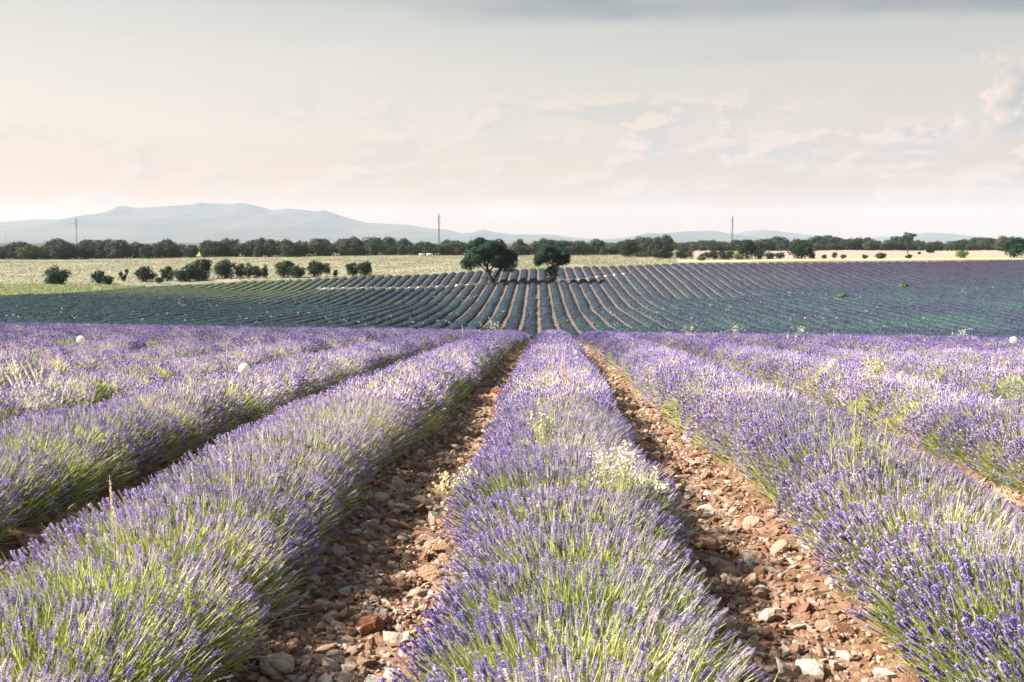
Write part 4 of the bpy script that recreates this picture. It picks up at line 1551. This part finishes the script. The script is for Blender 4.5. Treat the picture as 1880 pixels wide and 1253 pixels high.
def plume(b, P, w, r, m=1, n=60):
    """Feathery head along polyline P."""
    P = np.asarray(P)
    f = r.random(n) * (len(P) - 1)
    i = f.astype(int).clip(0, len(P) - 2)
    q = (f - i)[:, None]
    C = P[i] * (1 - q) + P[i + 1] * q
    ax = P[i + 1] - P[i]
    ax /= np.linalg.norm(ax, axis=1)[:, None]
    rel = f / (len(P) - 1)
    ww = w * (np.sin(np.clip(rel * 0.85 + 0.15, 0, 1) * pi) ** 0.7 + 0.1)
    out = unit(n, r)
    out -= ax * (out * ax).sum(1)[:, None]
    C = C + out * (ww * 0.45)[:, None]
    A = ax * 0.8 + out * 0.5
    B = np.cross(A, out); B /= np.linalg.norm(B, axis=1)[:, None] + 1e-9
    b.diamonds(C, A * (ww * 1.1 + 0.003)[:, None], B * (ww * 0.35 + 0.001)[:, None], m)


def stalk(name, u, v, vb, label, cat, lean=0.0, head=0.35, width=0.012, mats=None, group=None, hrow=0.5, branches=0, thick=0.0022, d=None):
    """A single dry or green stalk: tip at pixel (u, v), rising from the row at pixel height vb."""
    r = np.random.default_rng(int(u * 7 + v))
    d = d or depth_of(u, vb, hrow)
    tip = at(u, v, d)
    g = foot(u, d, vb)
    gx_ = g[0] - lean
    o = tag(obj(name, None, None, (gx_, g[1], g[2])), label, cat, group)
    H = tip[2] - g[2]
    f = np.linspace(0, 1, 9)
    P = np.stack([lean * f ** 2.0, 0.03 * np.sin(f * 2), H * f], 1)
    b = MB()
    b.tube(P, np.linspace(thick, thick * 0.6, 9), 4, 0)
    for q in range(branches):
        i = int(r.integers(3, 7))
        e = P[i] + np.array([r.normal(0, 0.05), r.normal(0, 0.05), r.uniform(0.05, 0.12)])
        b.tube([P[i], (P[i] + e) / 2 + [0, 0, -0.01], e], [thick * 0.6, thick * 0.5, thick * 0.4], 3, 0)
    obj('stem', b.build('stem', [mats[0]]), o)
    b = MB()
    k = max(2, int(round(head * 8)))
    plume(b, P[-1 - k:], width, r, 0, 90)
    obj('seed_head', b.build('seed_head', [mats[1]]), o)
    return o


DRY = (M_dry, M_dry)
GRN = (M_drygreen, M_drygreen)
PNK = (M_pink, M_pink)
gl = 'dry grass stalks at the left edge'
words = ['tallest', 'second tallest']
LEFTG = [(20, 649, 700, -0.05), (21, 658, 700, -0.05), (10, 662, 705, -0.05), (36, 665, 712, -0.05), (6, 682, 722, -0.05), (49, 663, 705, -0.04), (62, 676, 712, -0.03), (77, 672, 715, 0.01), (95, 685, 722, 0.03), (107, 670, 712, 0.05), (112, 694, 728, 0.05), (132, 690, 728, 0.05)]
names_ = ['tallest bent pale grass stalk at the left edge', 'bent pale grass stalk just under the tallest one', 'pale grass stalk nearest the left edge of the photo', 'thick pale grass stalk leaning left in the clump', 'short pale grass stalk low at the left edge', 'small leaning pale stalk in the middle of the grass clump', 'thin short pale stalk right of the middle of the clump', 'upright fluffy stalk between the two halves of the clump', 'fluffy stalk left of the broad right-leaning one', 'broad fluffy stalk leaning right in the grass clump', 'low fluffy stalk beneath the broad right-leaning one', 'rightmost fluffy stalk of the pale grass clump']
for (u, v, vb, ln), lab in zip(LEFTG, names_):
    stalk('grass_stalk', u, v, vb + 10, lab, 'grass', ln * 3.2 + 0.02 * math.sin(u), 0.5, 0.016, (M_pappus, M_pappus), gl, thick=0.004, d=8.4)
stalk('grass_stalk', 198, 878, 960, 'lone tall straw stalk standing before the shaded furrow', 'grass', -0.01, 0.3, 0.006, DRY)
stalk('grass_stalk', 419, 806, 870, 'thin straw stalk on the row crest over the shaded furrow', 'grass', -0.01, 0.3, 0.006, DRY)
stalk('grass_stalk', 848, 596, 628, 'slender pale stalk at the far end of the second left row', 'grass', -0.03, 0.4, 0.02, DRY, d=26)
rg = 'green flower stalks over the first row at right'
stalk('weed_stalk', 1572, 735, 835, 'tallest green stalk of the four over the right furrow', 'weed', 0.0, 0.5, 0.012, GRN, rg, branches=3, thick=0.0045)
stalk('weed_stalk', 1585, 760, 835, 'second green stalk close beside the tallest', 'weed', 0.01, 0.4, 0.012, GRN, rg, branches=2, thick=0.0045)
stalk('weed_stalk', 1522, 753, 815, 'leaning green stalk left of the tallest', 'weed', -0.04, 0.3, 0.009, GRN, rg, thick=0.004)
stalk('weed_stalk', 1631, 774, 830, 'right-hand green stalk leaning over the furrow', 'weed', 0.03, 0.4, 0.009, GRN, rg, thick=0.004)
for i, (u, v, lab) in enumerate(((1016, 653, 'pinkish dry stalk on the middle row, left of its neighbours'), (1033, 648, 'tall pinkish dry stalk at the centre of the middle row'), (1042, 664, 'short pinkish dry stalk on the right of the middle row'))):
    stalk('dry_weed', u, v, v + 28, lab, 'weed', 0.01, 0.6, 0.02, PNK, 'pinkish stalks on the middle row', thick=0.003)
for i, (u, v, lab) in enumerate(((1447, 612, 'pink dry weed left of its two neighbours near the crest'), (1462, 611, 'pink dry weed between two others near the crest'), (1476, 616, 'pink dry weed right of its two neighbours near the crest'), (1824, 652, 'short pink stalk, left one of two at right'), (1839, 650, 'short pink stalk, right one of two at right'))):
    stalk('dry_weed', u, v, v + 16, lab, 'weed', 0.01, 0.7, 0.045, PNK, 'pink dry weeds near the crest at right', thick=0.004, branches=4, d=24 if v < 640 else 13)
stalk('grass_stalk', 1531, 608, 630, 'straight pale stalk against the dark hollow at right', 'grass', 0, 0.5, 0.02, DRY, d=26)
stalk('grass_stalk', 1562, 612, 634, 'second straight pale stalk, right of the first at the crest', 'grass', 0, 0.5, 0.02, DRY, d=26)


def bushy_weed(u, v, w, h, label, mats, hrow=0.55, n=16, dot=0.012, seed=0, dots=14, d=None):
    """A branching weed with many small flower heads; (u, v) is the middle of its head in the photograph."""
    r = np.random.default_rng(700 + seed)
    d = d or depth_of(u, v + h * 0.3, hrow)
    g = foot(u, d, v)
    c = at(u, v, d)
    W_, H_ = w / FPX * d, h / FPX * d
    o = tag(obj('flowering_weed', None, None, tuple(g)), label, 'weed', 'flowering weeds among the lavender')
    b, b2 = MB(), MB()
    zc = c[2] - g[2]
    for _ in range(n):
        e = np.array([r.normal(0, W_ * 0.30), r.normal(0, W_ * 0.30), zc + r.uniform(-0.5, 0.5) * H_])
        b.tube([(0, 0, 0), (e[0] * 0.35, e[1] * 0.35, e[2] * 0.6), e], [0.003, 0.0022, 0.0012], 3, 0)
        k = dots
        C = e + r.normal(0, 1, (k, 3)) * [W_ * 0.09, W_ * 0.09, H_ * 0.16]
        b2.quads(C, unit(k, r) * dot, unit(k, r) * dot, 0)
    obj('stem', b.build('stem', [mats[0]]), o)
    obj('flower_heads', b2.build('flower_heads', [mats[1]]), o)['kind'] = 'stuff'


PAL = (M_drygreen, M_pale)
bushy_weed(1135, 845, 90, 55, 'pale yellow flowering weed on the right shoulder of the middle row', PAL, 0.47, dot=0.0042, n=26, seed=1)
bushy_weed(1195, 880, 50, 30, 'small pale flowering weed at the shaded edge of the middle row', PAL, dot=0.005, n=12, seed=2, hrow=0.38)
bushy_weed(850, 885, 60, 40, 'pale green weed sprawling into the stony furrow', (M_drygreen, M_drygreen), 0.25, 22, 0.007, 3)
bushy_weed(905, 600, 34, 20, 'whitish weed topping the far end of the first left row', PAL, 0.75, 18, 0.012, 4, 7, d=32)
bushy_weed(1263, 608, 20, 24, 'pale straw-coloured weed against the hollow right of the middle row', (M_dry, M_dry), 0.8, 18, 0.012, 5, 7, d=32)
bushy_weed(120, 618, 30, 12, 'whitish weed beside the small seed globe at left', PAL, 0.8, 18, 0.012, 6, 7, d=32)
bushy_weed(1352, 604, 24, 12, 'white weed at the crest right of the straw-coloured one', PAL, 0.75, 14, 0.011, 7, 7, d=32)
bushy_weed(1470, 606, 18, 10, 'white weed behind the pink dry weeds', PAL, 0.75, 12, 0.011, 8, 7, d=32)
bushy_weed(1765, 610, 20, 10, 'small white weed at the crest far right', PAL, 0.75, 12, 0.011, 9, 7, d=32)
bushy_weed(1526, 668, 14, 12, 'cream flowering weed on the second row at right', PAL, 0.5, 10, 0.008, 10)
bushy_weed(1605, 675, 36, 26, 'yellow-green weed on the third row at right', (M_drygreen, M_drygreen), 0.5, 22, 0.007, 11)
bushy_weed(1005, 770, 40, 60, 'yellow-green leafy weed on the crown of the middle row', (M_drygreen, M_drygreen), 0.5, 14, 0.006, 12)

# withered tuft hanging into the furrow at right
d = depth_of(1822, 885, 0.15)
g = foot(1822, d, 885)
rr = np.random.default_rng(8)
b = MB()
for _ in range(70):
    a_ = rr.uniform(0, 6.28); q = rr.uniform(0.05, 0.16)
    b.tube([(0, 0, 0.02), (cos(a_) * q * 0.6, sin(a_) * q * 0.6, rr.uniform(0.12, 0.2)), (cos(a_) * q * 1.2, sin(a_) * q * 1.2, rr.uniform(0.02, 0.14))], [0.002, 0.0016, 0.0008], 3, 0)
tag(obj('withered_tuft', b.build('withered_tuft', [M_dry]), None, tuple(g)), 'withered grey grass tuft at the foot of the second row at right', 'grass')

# ------------------------------------------------------------------ air
hb = MB()
x0_, x1_, y0_, y1_, z0_, z1_ = -13000, 13000, -60, 12600, -13.5, 395
V = [(xx, yy_, zz_) for xx in (x0_, x1_) for yy_ in (y0_, y1_) for zz_ in (z0_, z1_)]
hb.add(V, [[0, 1, 3, 2], [4, 6, 7, 5], [0, 4, 5, 1], [2, 3, 7, 6], [1, 5, 7, 3], [0, 2, 6, 4]], 0)
M_haze = bpy.data.materials.new('haze')
M_haze.use_nodes = True
t = NT(M_haze.node_tree)
t.n.clear()
pv = t.node('ShaderNodeVolumePrincipled')
pv.inputs['Color'].default_value = (0.70, 0.785, 0.96, 1)
pv.inputs['Density'].default_value = 0.60e-4
pv.inputs['Anisotropy'].default_value = 0.0
hout = t.node('ShaderNodeOutputMaterial')
t.l.new(pv.outputs[0], hout.inputs['Volume'])
tag(obj('haze', hb.build('haze', [M_haze])), kind='stuff')
